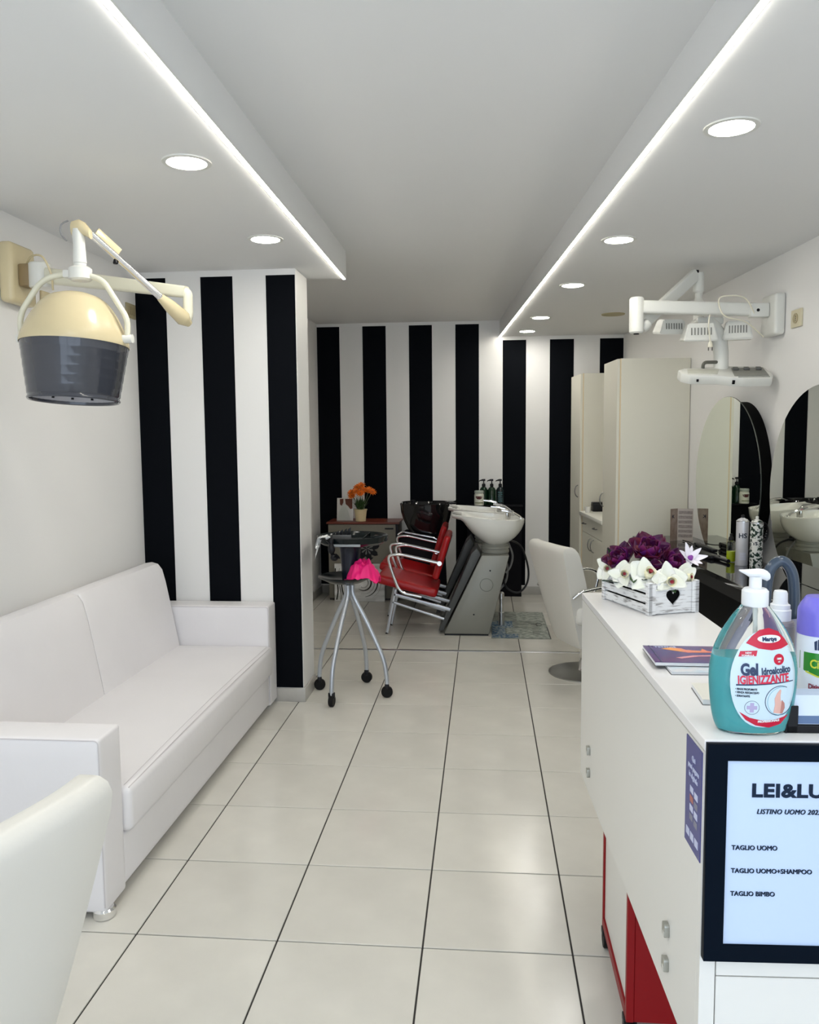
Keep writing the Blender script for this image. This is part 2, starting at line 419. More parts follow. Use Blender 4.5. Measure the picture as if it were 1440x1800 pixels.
for x, y in ((SX-0.018, 2.262), (SX-0.045, 4.235), (-1.78, 2.30), (-1.78, 4.22)):
    wobj('foot', lathe(B(), [(0.030, 0.0), (0.034, 0.003), (0.034, 0.024), (0.028, 0.030)], c=(x, y, 0), n=24), chrome, sf)

# ------------------------------------------------------------------ white tub chairs
def tub_chair(name, label, loc, rz, leanx=0.0, chrome_arms=True):
    """local: seat faces +X, back at -X; base centre at origin"""
    t = thing(name, label, 'chair', loc, rz)
    # back shell: side profile per height, tapering to the bottom
    rings = []
    zs = [0.195, 0.21, 0.26, 0.32, 0.40, 0.50, 0.60, 0.68, 0.74, 0.775, 0.797, 0.808, 0.810]
    for i, z in enumerate(zs):
        u = (z-0.195)/(0.81-0.195)
        outer = -0.125 - 0.165*u**0.85           # outer surface of the back, x
        th = 0.095 + 0.02*math.sin(PI*u)
        if z > 0.76: q = (z-0.76)/0.05; k = 1-math.sqrt(max(0, 1-min(1, q)**2)); outer += k*0.042; th -= k*0.08
        hw = 0.160+0.078*min(1, u*1.15)**0.8
        if z > 0.76: hw -= k*0.014
        cur = 0.014                                # wrap round of the side edges towards the front
        n = 16; ring = []
        for j in range(n+1):
            v = -1+2*j/n; ring.append((outer+cur*abs(v)**3.5, hw*v, z))
        for j in range(n, -1, -1):
            v = -1+2*j/n; ring.append((outer+th+cur*abs(v)**3.5*1.25, hw*v*0.97, z))
        rings.append(ring)
    b = loft(B(), rings)
    obj('backrest', b, cream_l, t)
    s = soft(B(), -0.16, 0.27, -0.215, 0.215, 0.345, 0.455, 0.03, 0.012); obj('seat', s, cream_l, t)
    u_ = prism(B(), [(-0.14, 0.25), (0.16, 0.29), (0.25, 0.344), (-0.16, 0.344)], -0.17, 0.17, 'y', 0.012)
    u_.transform(Matrix.Identity(4)); obj('seat_pan', u_, cream_l, t)
    obj('column', lathe(B(), [(0.045, 0.015), (0.034, 0.03), (0.028, 0.12), (0.028, 0.27)], n=24), chrome, t)
    obj('base_disc', lathe(B(), [(0.215, 0.0), (0.215, 0.006), (0.205, 0.010), (0.05, 0.020), (0, 0.020)], n=48), mat('brushed_steel', (0.33, 0.33, 0.31), 0.32, 0.9), t)
    if chrome_arms:
        for s_ in (-1, 1):
            y = 0.255*s_
            p = bend([(-0.20, 0.235*s_, 0.515), (-0.16, y, 0.555), (0.16, y, 0.60), (0.235, y, 0.56), (0.20, y, 0.42), (0.10, 0.21*s_, 0.385)], 0.06, 6)
            obj('armrest', tube(B(), p, 0.010, 12), chrome, t)
    return t
tub_chair('styling_chair', 'white tub styling chair on a round steel base, between the desk and the mirrors', (0.612, 4.955, 0), math.atan2(0.36, 0.93))
tub_chair('tub_chair', 'white tub chair cut off by the left edge, in front of the sofa arm', (-1.018, 1.270, 0), PI-0.26, chrome_arms=False)

# ------------------------------------------------------------------ reception desk
DR = 0.0376
dk = thing('reception_desk', 'narrow white laminate reception desk with a price list on its end', 'desk', (0.348, 1.285, 0), DR)
LD, WD, ZB, ZT = 1.225, 0.270, 0.392, 0.960
obj('side_panel', box(B(), 0, 0.018, 0.018, LD, ZB, ZT-0.0185, 0.0008, 1), lam, dk, smooth=0)
obj('side_panel', box(B(), WD-0.018, WD, 0.018, LD, ZB, ZT-0.0185, 0.0008, 1), lam, dk, smooth=0)
for ya, yb in ((0.02, 0.30), (1.00, LD-0.002)): obj('leg_panel', box(B(), WD-0.017, WD-0.001, ya, yb, 0.0, ZB-0.0005), lam, dk, smooth=0)
obj('end_panel', box(B(), 0.0185, WD-0.0185, LD-0.018, LD, ZB, ZT-0.0185), lam, dk, smooth=0)
obj('bottom_panel', box(B(), 0.0185, WD-0.0185, 0.018, LD-0.0185, ZB, ZB+0.018), lam, dk, smooth=0)
tp = obj('worktop', box(B(), -0.001, WD+0.001, -0.002, LD+0.001, ZT-0.018, ZT, 0.0008, 1), lamtop, dk, smooth=0)
obj('edge_band', box(B(), -0.0018, -0.001, -0.001, LD, ZT-0.0185, ZT-0.0165), lamgrey, tp, smooth=0)
obj('stile', box(B(), 0, 0.0245, 0, 0.018, ZB, ZT-0.0185), lam, dk, smooth=0)
obj('drawer_front', box(B(), 0.0265, WD-0.001, 0, 0.018, 0.5665, ZT-0.0185, 0.001, 1), lam, dk, smooth=0)
obj('door', box(B(), 0.0265, WD-0.001, 0, 0.018, ZB, 0.5645, 0.001, 1), lam, dk, smooth=0)
capm = mat('cap_metal', (0.42, 0.42, 0.38), 0.35, 0.7)
for y in (0.188, 1.058):
    for z in (0.526, 0.459):
        c = obj('connector_cap', prism(B(), rrect(0.020, 0.026, 0.005, cx=y, cy=z), -0.0095, 0.0, 'x', 0.001), capm, dk)
        obj('notch', box(B(), -0.0102, -0.0094, y-0.008, y+0.002, z-0.011, z-0.001), mat('cap_light', (0.7, 0.7, 0.66), 0.3, 0.4), c, smooth=0)
obj('side_shelf', box(B(), WD+0.001, WD+0.10, 0.66, 1.02, 0.86, 0.875), lam, dk, smooth=0)

# price list in a black frame
fr = thing('price_list_frame', 'black framed men\'s price list hanging on the near end of the desk', 'sign', (0.348, 1.285, 0), DR)
def ptext(t, s, x, z, size, m, y=-0.0126, parent=None, bold=0.0, **k):
    b = text_bm(s, size, **k)
    if bold:
        for q in (1, 2):
            c_ = text_bm(s, size, **k); c_.transform(T(bold*q, -0.00003*q, bold*0.3*(q % 2))); merge(b, c_)
    b.transform(T(x, y, z)); return obj('lettering', b, m, parent or t, smooth=0)
fx0, fx1, fz0, fz1 = 0.001, 0.259, 0.601, 0.957
ox0, ox1, oz0, oz1 = 0.031, 0.229, 0.629, 0.932
navy = mat('black_navy_frame', (0.001, 0.004, 0.010), 0.45, spec=0.06)
b = plate([(fx0, fz0), (fx1, fz0), (fx1, fz1), (fx0, fz1)], [[(ox0, oz0), (ox0, oz1), (ox1, oz1), (ox1, oz0)]], 0.014); b.transform(T(0, -0.016, 0))
obj('frame', b, navy, fr, smooth=0)
obj('backing', box(B(), fx0+0.004, fx1-0.004, -0.010, -0.0025, fz0+0.004, fz1-0.004), blackpl, fr, smooth=0)
sh = obj('paper_sheet', box(B(), ox0-0.004, ox1+0.004, -0.0118, -0.0102, oz0-0.004, oz1+0.004), mat('price_paper', (0.50, 0.62, 0.82), 0.22, coat=0.6), fr, smooth=0)
ptext(fr, 'LEI&LUI', 0.130, 0.8735, 0.0295, inkd, parent=sh, align='CENTER', sx=1.18, off=0.0011, spacing=1.06)
ptext(fr, 'LISTINO UOMO 2022', 0.078, 0.8455, 0.0112, inkd, parent=sh, sx=0.885, bold=0.00028, shear=0.25, spacing=1.08)
for z, s in ((0.786, 'TAGLIO UOMO'), (0.748, 'TAGLIO UOMO+SHAMPOO'), (0.710, 'TAGLIO BIMBO')):
    ptext(fr, s, 0.041, z, 0.0108, inkd, parent=sh, sx=0.94, bold=0.00032, spacing=1.0)
    ptext(fr, '\u20ac', 0.196, z, 0.0108, inkd, parent=sh, sx=1.0, off=0.0003)

# blue payment sticker
stb = mat('sticker_blue', (0.055, 0.06, 0.22), 0.35)
st = thing('payment_sticker', 'dark blue notice with small white panels stuck on the desk side near its front corner', 'sticker', (0.348, 1.285, 0), DR)
obj('sheet', box(B(), -0.0016, -0.0002, 0.008, 0.094, 0.752, 0.935), stb, st, smooth=0)
stw = mat('sticker_print', (0.55, 0.58, 0.75), 0.5)
def sbox(y0, y1, z0, z1, m=stw): obj('printed_block', box(B(), -0.0021, -0.0015, y0, y1, z0, z1), m, st, smooth=0)
def stext(s, yc, z, size, **k):
    b = text_bm(s, size, align='CENTER', **k); b.transform(T(-0.0022, yc, z) @ RZ(-PI/2)); obj('lettering', b, stw, st, smooth=0)
stext('Qui', 0.050, 0.903, 0.012, off=0.0002); stext('puoi pagare', 0.050, 0.887, 0.0125, off=0.0002); stext('in digitale', 0.050, 0.872, 0.0125, off=0.0002)
for y, z, m in ((0.058, 0.852, stw), (0.034, 0.850, stw), (0.058, 0.836, mat('sticker_red', (0.4, 0.15, 0.12), 0.5)), (0.034, 0.834, mat('sticker_grey', (0.22, 0.22, 0.28), 0.5)), (0.058, 0.820, stw), (0.034, 0.818, stw), (0.058, 0.805, mat('sticker_grey', (0.22, 0.22, 0.28), 0.5)), (0.034, 0.803, mat('sticker_grey', (0.22, 0.22, 0.28), 0.5))):
    sbox(y-0.009, y+0.009, z-0.0055, z+0.0055, m)
for y in (0.075, 0.052, 0.028): sbox(y-0.009, y+0.009, 0.767, 0.780)

# red rolling cart under the desk
ct = thing('red_cart', 'red metal rolling cart with cream side under the desk', 'cart', (0.54, 2.05, 0))
def rb(n, *a, m=redp, **k): return wobj(n, box(B(), *a, 0.0015, 1), m, ct, smooth=0)
for x0 in (0.335, 0.725):
    for y0 in (1.850, 2.225): rb('post', x0, x0+0.018, y0, y0+0.018, 0.055, 0.388)
for x0 in (0.335, 0.725):
    rb('rail', x0, x0+0.018, 1.868, 2.225, 0.055, 0.085); (rb('rail', x0, x0+0.018, 1.868, 2.225, 0.354, 0.372) if x0 > 0.5 else None)
rb('front_panel', 0.353, 0.725, 1.852, 1.862, 0.055, 0.386); rb('back_panel', 0.353, 0.725, 2.231, 2.241, 0.055, 0.372)
rb('side_panel', 0.340, 0.347, 1.868, 2.225, 0.085, 0.386, m=lam)
rb('shelf', 0.348, 0.735, 1.864, 2.229, 0.060, 0.070); rb('top_shelf', 0.353, 0.725, 1.864, 2.229, 0.356, 0.368)
for x in (0.352, 0.728):
    for y in (1.875, 2.225):
        w = wobj('caster', lathe(B(), [(0.012, -0.011), (0.024, -0.011), (0.026, -0.008), (0.026, 0.008), (0.024, 0.011), (0.012, 0.011)], n=24, M=T(x-0.006, y, 0.0262) @ RY(PI/2)), blackrub, ct)
        wobj('fork', box(B(), x-0.02, x+0.012, y-0.012, y+0.016, 0.036, 0.056, 0.003), blackpl, w)

# ------------------------------------------------------------------ things on the desk
def ellp(prof):
    """interpolated (a, b) half sizes at height z"""
    def f(z):
        for (z0, a0, b0), (z1, a1, b1) in zip(prof, prof[1:]):
            if z <= z1:
                t = (z-z0)/(z1-z0); t = max(0, min(1, t)); return a0+(a1-a0)*t, b0+(b1-b0)*t
        return prof[-1][1:]
    return f
def smoothprof(P, n=6):
    out = []
    S = spline([(a, b, c) for a, b, c in P], n)
    return [(v.x, v.y, v.z) for v in S]
def ovloft(prof, n=40, inset=0.0, zmax=None, p=2.0, cap=True):
    rings = []
    for z, a, b_ in prof:
        if zmax is not None and z > zmax: break
        ring = []
        for k in range(n):
            th = 2*PI*k/n; c, s = math.cos(th), math.sin(th)
            ring.append((math.copysign(abs(c)**(2/p), c)*(a-inset), math.copysign(abs(s)**(2/p), s)*(b_-inset), z))
        rings.append(ring)
    return loft(B(), rings, cap=cap)
clearpl = mat('clear_plastic', (0.93, 0.97, 0.97), 0.03, trans=1.0, ior=1.25)
liquid = mat('teal_gel', (0.16, 0.66, 0.70), 0.12, trans=0.45, ior=1.2)
gl = thing('gel_dispenser', 'clear pump bottle of teal sanitising gel with a white and red label', 'bottle', (0.4345, 1.337, 0.9602), 0.06)
GP = smoothprof([(0.0, 0.048, 0.026), (0.004, 0.056, 0.031), (0.03, 0.0645, 0.035), (0.085, 0.0700, 0.037), (0.125, 0.0665, 0.035), (0.155, 0.056, 0.030), (0.182, 0.040, 0.024), (0.200, 0.026, 0.020), (0.209, 0.018, 0.018), (0.214, 0.018, 0.018)], 5)
bt = obj('bottle_body', ovloft(GP), clearpl, gl, smooth=60)
obj('gel', ovloft([q for q in GP if q[0] > 0.003], inset=0.0022, zmax=0.128), liquid, gl, smooth=60)
obj('dip_tube', cyl(B(), (0, 0, 0.02), (0, 0, 0.21), 0.0035, 8), whitepl, gl)
obj('collar', lathe(B(), [(0.0195, 0.205), (0.0205, 0.207), (0.0205, 0.229), (0.017, 0.233), (0.012, 0.2335)], n=20), whpaper, gl)
ph = obj('pump_head', lathe(B(), [(0.0095, 0.233), (0.0095, 0.252), (0.0, 0.252)], n=16), whpaper, gl)
b = B(); rings = []
for x, w, z0, z1 in ((-0.026, 0.003, 0.2605, 0.2635), (-0.018, 0.005, 0.256, 0.2635), (-0.010, 0.0085, 0.251, 0.264), (0.004, 0.0100, 0.250, 0.265), (0.012, 0.009, 0.247, 0.264), (0.018, 0.0075, 0.2445, 0.261), (0.022, 0.004, 0.247, 0.257)):
    rings.append([(x, w*math.cos(2*PI*k/12), (z0+z1)/2+(z1-z0)/2*math.sin(2*PI*k/12)) for k in range(12)])
obj('nozzle', loft(b, rings), whpaper, ph)
gf = ellp(GP)
def wrapper(f, eps):
    def w(v):
        a, b_ = f(v.z); q = max(-0.999, min(0.999, v.x/a))
        return Vector((v.x, -b_*math.sqrt(1-q*q)-eps+v.y*0.5, v.z))
    return w
def wrapped(name, bm, m, parent, f, eps):
    w = wrapper(f, eps)
    for v in bm.verts: v.co = w(v.co)
    return obj(name, bm, m, parent, smooth=60)
def dense_plate(outline, th=0.0004, step=0.004):
    """filled outline in XZ resampled so that it can be bent"""
    b = plate(outline, [], th)
    bmesh.ops.triangulate(b, faces=b.faces)
    for it in range(6):
        long_ = [e for e in b.edges if e.calc_length() > step*2]
        if not long_: break
        bmesh.ops.subdivide_edges(b, edges=long_, cuts=1)
        bmesh.ops.triangulate(b, faces=b.faces)
    return b
def L(px, py): return ((px-1317)/1023.0, (1290-py)/1023.0)    # label drawing units -> metres
eg = []
for k in range(40):
    th = 2*PI*k/40; c, s = math.cos(th), math.sin(th)
    z = 0.0925+0.0775*s; a = 0.0525*abs(math.cos(th))**0.8*(1-0.20*max(0, s)**2)
    eg.append((0.006+math.copysign(a, c), z))
labw = mat('label_white', (0.55, 0.68, 0.76), 0.25); labr = mat('label_red', (0.50, 0.006, 0.035), 0.25)
lb = wrapped('label', dense_plate(eg), labw, gl, gf, 0.0006)
def lens(pts): return [L(*p) for p in pts]
def lab(outline, m, e=0.0010): wrapped('label_print', dense_plate(outline), m, lb, gf, e)
lab(lens([(1293, 1136), (1302, 1125), (1314, 1115), (1330, 1112), (1346, 1118), (1357, 1130), (1364, 1140), (1350, 1145), (1333, 1147), (1312, 1144)]), labr)
lab([(L(1330, 1129)[0]+0.019*math.cos(k*PI/12), L(1330, 1129)[1]+0.0062*math.sin(k*PI/12)) for k in range(24)], whpaper, 0.0014)
lab(lens([(1284, 1149), (1310, 1147), (1308, 1156), (1281, 1158)]), labr)
lab([(L(1345, 1162)[0]+0.0088*math.cos(k*PI/12), L(1345, 1162)[1]+0.0088*math.sin(k*PI/12)) for k in range(24)], labr)
lab(lens([(1284, 1249), (1300, 1258), (1318, 1262), (1340, 1262), (1357, 1258), (1366, 1255), (1352, 1270), (1332, 1275), (1310, 1271), (1294, 1262)]), labr)
lab(lens([(1278, 1203), (1372, 1198), (1372, 1199.5), (1278, 1205.5)]), inkb)
def ltext(s, px, py, size, m, rot=0.0, e=0.0016, **k):
    b = text_bm(s, size, **k)
    bmesh.ops.triangulate(b, faces=b.faces)
    x, z = L(px, py); b.transform(T(x, 0, z) @ RY(-rot)); wrapped('lettering', b, m, lb, gf, e)
ltext('Gel', 1284, 1187, 0.0255, inkb, 0.02, off=0.0011, sx=0.72)
ltext('Idroalcolico', 1316, 1186, 0.0155, inkb, 0.06, off=0.0004, sx=0.66)
ltext('IGIENIZZANTE', 1280, 1202, 0.0186, inkr, 0.045, off=0.0005, sx=0.66)
ltext('Martys', 1330, 1132, 0.0085, inkb, 0.0, align='CENTER', off=0.0004, e=0.0020)
ltext('NEW', 1296, 1152.5, 0.0040, whpaper, 0.05, align='CENTER', off=0.0001); ltext('FORMULA', 1295, 1156.8, 0.0040, whpaper, 0.05, align='CENTER', off=0.0001)
ltext('PROFESSIONALE', 1331, 1265, 0.0048, whpaper, 0.05, align='CENTER', off=0.0002)
ltext('1000', 1345, 1162, 0.0040, whpaper, 0, align='CENTER', off=0.0002); ltext('ml', 1345, 1166.5, 0.0035, whpaper, 0, align='CENTER', off=0.0001)
for py, s in ((1212, '\u2022 MANI PROFUMATE'), (1217.5, '\u2022 SENZA RISCIACQUO'), (1223.5, '\u2022 IDRATANTE')): ltext(s, 1277, py, 0.0044, inkd, 0.0, off=0.0001, sx=0.8)
def ring(cx, cy, r0, r1, a0=0, a1=360, n=28):
    x, z = L(cx, cy); A = [math.radians(a0+(a1-a0)*k/n) for k in range(n+1)]
    return [(x+r1*math.cos(a), z+r1*math.sin(a)) for a in A]+[(x+r0*math.cos(a), z+r0*math.sin(a)) for a in A[::-1]]
lab(ring(1348, 1230, 0.0235, 0.0245, 60, 350), inkb); lab(ring(1351, 1231, 0.0228, 0.0233, 80, 330), mat('label_teal', (0.1, 0.4, 0.5), 0.4))
lab(ring(1303, 1241, 0.0108, 0.0113, 0, 358), inkb)
lab([L(1300, 1233), L(1306, 1233), L(1306, 1238), L(1311, 1238), L(1311, 1244), L(1306, 1244), L(1306, 1249), L(1300, 1249), L(1300, 1244), L(1295, 1244), L(1295, 1238), L(1300, 1238)], mat('label_mauve', (0.40, 0.35, 0.55), 0.4))
skin = mat('label_skin', (0.68, 0.40, 0.34), 0.5)
lab(lens([(1338, 1250), (1340, 1236), (1339, 1226), (1343, 1217), (1348, 1211), (1350, 1213), (1349, 1222), (1350, 1232), (1352, 1230), (1353, 1240), (1350, 1252)]), skin)
lab(lens([(1350, 1252), (1351, 1240), (1352, 1229), (1357, 1235), (1358, 1243), (1354, 1252)]), mat('label_skin_dark', (0.45, 0.20, 0.17), 0.5), 0.0013)

# grey spray bottle
gs = thing('grey_spray_bottle', 'grey spray bottle with a white nozzle, just behind the gel dispenser', 'bottle', (0.537, 1.515, 0.9602), 0.1)
gp = [(0, 0.024, 0.024), (0.003, 0.026, 0.026), (0.135, 0.026, 0.026), (0.141, 0.0245, 0.0245), (0.144, 0.026, 0.026), (0.150, 0.024, 0.024), (0.152, 0.019, 0.019)]
warmgrey = mat('warm_grey_plastic', (0.26, 0.24, 0.25), 0.35)
gb = obj('bottle_body', ovloft(gp, 28), warmgrey, gs)
nz = obj('nozzle', lathe(B(), [(0.019, 0.151), (0.019, 0.172), (0.017, 0.174), (0.017, 0.182), (0.0135, 0.184), (0.0125, 0.188), (0.0122, 0.204), (0.0105, 0.2085), (0.005, 0.2100), (0, 0.2102)], n=24), whpaper, gs)
g2 = ellp(gp); gs.scale = (1, 1, 0.94)
for i, s in enumerate(('VOLUME', 'SPRAY', '200 ml', '', '', 'STYLING', 'FORTE', 'LACCA', 'ECO')):
    if s:
        b = text_bm(s, 0.0050, align='RIGHT'); b.transform(T(0.018, 0, 0.108-0.0085*i)); wrapped('lettering', b, whpaper, gb, g2, 0.0005)
# grey caddy with a tall arched handle
gc = thing('arched_caddy', 'dark grey plastic caddy with a tall arched handle behind the spray bottle', 'caddy', (0.566, 1.600, 0.9602))
obj('cup', lathe(B(), [(0.026, 0), (0.028, 0.002), (0.036, 0.125), (0.0375, 0.132), (0.035, 0.132), (0.033, 0.122), (0.025, 0.006), (0, 0.005)], n=32), mat('lilac_grey_plastic', (0.30, 0.31, 0.42), 0.3), gc)
arch = mat('slate_plastic', (0.045, 0.065, 0.095), 0.18)
P = [(-0.0245, 0.0, 0.08), (-0.0262, 0.0, 0.13), (-0.0255, 0.0, 0.185), (-0.0195, 0.0, 0.221), (-0.004, 0.0, 0.237), (0.010, 0.0, 0.233), (0.0215, 0.0, 0.212), (0.0262, 0.0, 0.175), (0.0265, 0.0, 0.13), (0.0245, 0.0, 0.08)]
P = spline(P, 5)
ar = obj('handle', tube(B(), P, 0.0105, 14), arch, gc)
for dy in (-0.0045, 0.0045): obj('handle_rib', tube(B(), [(p[0]*1.16, dy, (p[2]-0.12)*1.045+0.12) for p in P[4:-4]], 0.0032, 8), arch, ar)
# purple capped can
pc = thing('disinfectant_spray', 'white disinfectant can with a purple cap and a green band at the right edge', 'spray can', (0.582, 1.455, 0.9602), 0.0)
pc.scale = (1, 1, 0.95)
pp = [(0, 0.032, 0.032), (0.003, 0.0345, 0.0345), (0.148, 0.0345, 0.0345), (0.150, 0.034, 0.034)]
pb = obj('can_body', ovloft(pp, 40), mat('can_white', (0.70, 0.76, 0.84), 0.2), pc)
pur = mat('purple_cap', (0.17, 0.15, 0.62), 0.3)
obj('cap', ovloft([(0.140, 0.0352, 0.0352), (0.180, 0.0352, 0.0352), (0.186, 0.0345, 0.034), (0.196, 0.030, 0.029), (0.206, 0.024, 0.023), (0.2085, 0.022, 0.021), (0.209, 0.018, 0.017)], 32), pur, pc)
pf = ellp(pp)
lp = wrapped('label_band', dense_plate([(-0.0335, 0.077), (-0.024, 0.073), (-0.012, 0.069), (0.012, 0.069), (0.024, 0.073), (0.0335, 0.077), (0.0335, 0.110), (-0.0335, 0.110)]), mat('label_green', (0.02, 0.22, 0.02), 0.3), pb, pf, 0.0004)
wrapped('label_line', dense_plate([(-0.028, 0.073), (-0.012, 0.066), (0.012, 0.066), (0.028, 0.073), (0.028, 0.076), (0.012, 0.069), (-0.012, 0.069), (-0.028, 0.076)]), mat('label_yellow', (0.6, 0.62, 0.05), 0.4), pb, pf, 0.0006)
def ctext(s, x, z, size, m, f, par, e=0.001, **k):
    b = text_bm(s, size, **k); bmesh.ops.triangulate(b, faces=b.faces); b.transform(T(x, 0, z)); wrapped('lettering', b, m, par, f, e)
ctext('Citrosil', -0.0235, 0.083, 0.022, mat('label_yellow', (0.6, 0.62, 0.05), 0.4), pf, pb, off=0.0005, sx=0.62)
ctext('Disinfettante', -0.0245, 0.044, 0.013, mat('label_maroon', (0.25, 0.01, 0.04), 0.4), pf, pb, off=0.0004, sx=0.55)
ctext('Nuova Formula', -0.0245, 0.037, 0.0055, inkb, pf, pb, sx=0.8)
b = B()
for i, (x, h) in enumerate(((-0.016, 0.018), (-0.012, 0.022), (-0.008, 0.024), (-0.004, 0.020))):
    prism(b, [(x-0.0015, 0.116), (x+0.0015, 0.116), (x+0.0015+i*0.001, 0.116+h), (x-0.0025+i*0.001, 0.116+h-0.003)], -0.0003, 0.0003, 'y')
wrapped('label_print', b, inkb, pb, pf, 0.0006)
# card holder
ch = thing('card_holder', 'black plastic card holder with white cards on the desk corner', 'card holder', (0.483, 1.322, 0.9602), DR)
b = prism(B(), [(0, 0), (0.045, 0), (0.045, 0.060), (0.040, 0.060), (0.038, 0.010), (0.012, 0.008), (0.006, 0.032), (0, 0.032)], 0.0, 0.003, 'x'); obj('side_wall', b, blackpl, ch, smooth=0)
b = prism(B(), [(0, 0), (0.045, 0), (0.045, 0.060), (0.040, 0.060), (0.038, 0.010), (0.012, 0.008), (0.006, 0.032), (0, 0.032)], 0.089, 0.092, 'x'); obj('side_wall', b, blackpl, ch, smooth=0)
obj('front_lip', box(B(), 0.003, 0.020, 0, 0.003, 0.0, 0.045, 0.001, 1), blackpl, ch, smooth=0)
obj('base', box(B(), 0.003, 0.089, 0, 0.045, 0, 0.012, 0.001, 1), blackpl, ch, smooth=0)
cm = RX(-0.18)
for i in range(8):
    b = box(B(), 0.005, 0.087, 0.006+i*0.0034, 0.0068+i*0.0034, 0.013, 0.058+0.0004*i, M=None)
    for v in b.verts: v.co.y += (v.co.z-0.013)*0.22
    cd = tag(link_mesh('business_card', b, mat('card_white', (0.60, 0.68, 0.80), 0.5), None, smooth=0), 'white business card standing in the black card holder', 'card', 'white cards in the card holder')
    cd.matrix_world = ch.matrix_world.copy()
    if i == 0:
        s = box(B(), 0.008, 0.087, 0.0052, 0.0059, 0.014, 0.026)
        for v in s.verts: v.co.y += (v.co.z-0.013)*0.22
        obj('blue_strip', s, mat('card_blue', (0.09, 0.15, 0.28), 0.5), cd, smooth=0)
        cd['label'] = 'frontmost business card in the black holder, with a blue strip along its foot'; del cd['group']
# magazines
def magazine(name, label, loc, rz, w, d, h, cover):
    t = thing(name, label, 'magazine', loc, rz)
    obj('pages', box(B(), 0.001, w-0.001, 0.001, d-0.001, 0.0006, h-0.0006), whpaper, t, smooth=0)
    c = obj('cover', box(B(), 0, w, 0, d, h-0.0005, h+0.0003), cover, t, smooth=0)
    obj('back_cover', box(B(), 0, w, 0, d, 0, 0.0006), blackpl, t, smooth=0)
    return t, c
covb = mat('cover_violet', (0.05, 0.055, 0.22), 0.2, col2=(0.13, 0.05, 0.16), scale=9)
m2, c2 = magazine('lower_magazine', 'lower magazine with a pale blue cover, partly under the violet one', (0.375, 1.640, 0.9602), 0.02, 0.17, 0.13, 0.006, mat('cover_paleblue', (0.45, 0.66, 0.80), 0.25, col2=(0.75, 0.72, 0.72), scale=14))
m1, c1 = magazine('upper_magazine', 'violet magazine with an orange figure on the cover, on top of another', (0.351, 1.678, 0.9672), 0.0, 0.20, 0.135, 0.008, covb)
om = mat('cover_orange', (0.85, 0.36, 0.08), 0.35, col2=(0.80, 0.22, 0.16), scale=30)
def cov(pts, m=om): 
    b = prism(B(), pts, 0.0083, 0.0088, 'z'); obj('cover_print', b, m, c1, smooth=0)
cov([(0.035, 0.108), (0.055, 0.118), (0.078, 0.112), (0.085, 0.100), (0.115, 0.093), (0.122, 0.112), (0.128, 0.094), (0.150, 0.080), (0.118, 0.080), (0.085, 0.078), (0.065, 0.090)])
cov([(0.06, 0.030), (0.10, 0.048), (0.14, 0.052), (0.148, 0.062), (0.12, 0.058), (0.09, 0.055), (0.05, 0.036)], mat('cover_pink', (0.72, 0.30, 0.33), 0.4))
cov([(0.012, 0.0), (0.015, 0.0), (0.015, 0.135), (0.012, 0.135)], mat('cover_dark', (0.02, 0.02, 0.10), 0.4))
b = text_bm('TENNIS', 0.014, off=0.0002, ext=0.0002); b.transform(T(0.022, 0.118, 0.0086) @ RX(-PI/2)); obj('lettering', b, stw, c1, smooth=0)
magazine('cream_booklet', 'cream booklet lying under the edge of the gel dispenser, nearest the desk front', (0.388, 1.455, 0.9602), -0.05, 0.10, 0.10, 0.010, mat('booklet_cream', (0.72, 0.71, 0.64), 0.5))
# cream box behind the crate, carton on the side shelf
bx = thing('cream_box', 'cream box standing behind the flower crate at the desk end', 'box', (0.520, 2.42, 0.9602), DR)
obj('box_body', box(B(), 0, 0.062, 0, 0.075, 0, 0.108, 0.001, 1), mat('cream_card', (0.72, 0.70, 0.55), 0.5), bx, smooth=0)
obj('lid', box(B(), -0.001, 0.063, -0.001, 0.076, 0.100, 0.111, 0.001, 1), mat('cream_card_edge', (0.80, 0.77, 0.62), 0.5), bx, smooth=0)
cb = thing('small_carton', 'small grey-brown carton on the shelf at the right side of the desk', 'box', (0.60, 2.08, 0.8752), 0.25)
obj('carton_body', box(B(), 0, 0.065, 0, 0.14, 0, 0.045, 0.001, 1), mat('grey_carton', (0.40, 0.37, 0.32), 0.6, var=0.4, scale=30, stretch=(1, 1, 8)), cb, smooth=0)
obj('tape', box(B(), 0.028, 0.040, -0.0005, 0.1405, 0.0445, 0.0455), mat('tape_brown', (0.5, 0.42, 0.3), 0.4), cb, smooth=0)

# whitewashed crate
cr = thing('flower_crate', 'whitewashed wooden crate with a heart cut-out, full of silk flowers', 'crate', (0.437, 2.185, 0.9602), 0.3648)
CW, CL, CH = 0.155, 0.252, 0.086
for x in (0, CW-0.012):
    for y in (0, CL-0.016): obj('corner_post', box(B(), x, x+0.012, y, y+0.016, 0, CH+0.003, 0.001, 1), washed, cr, smooth=0)
for x0 in (-0.0005, CW-0.0065):
    for z0, z1 in ((0.004, 0.026), (0.0315, 0.053), (0.059, 0.083)):
        obj('slat', box(B(), x0+0.003, x0+0.008, 0.016, CL-0.016, z0, z1, 0.0008, 1), washed, cr, smooth=0)
hz = []
for k in range(40):
    t_ = 2*PI*k/40; hz.append((CW/2+0.001*16*math.sin(t_)**3*1.38, 0.047+0.00155*(13*math.cos(t_)-5*math.cos(2*t_)-2*math.cos(3*t_)-math.cos(4*t_))))
b = plate([(0.012, 0.003), (CW-0.012, 0.003), (CW-0.012, CH-0.002), (0.012, CH-0.002)], [hz], 0.006); b.transform(T(0, 0.004, 0)); obj('heart_panel', b, washed, cr, smooth=0)
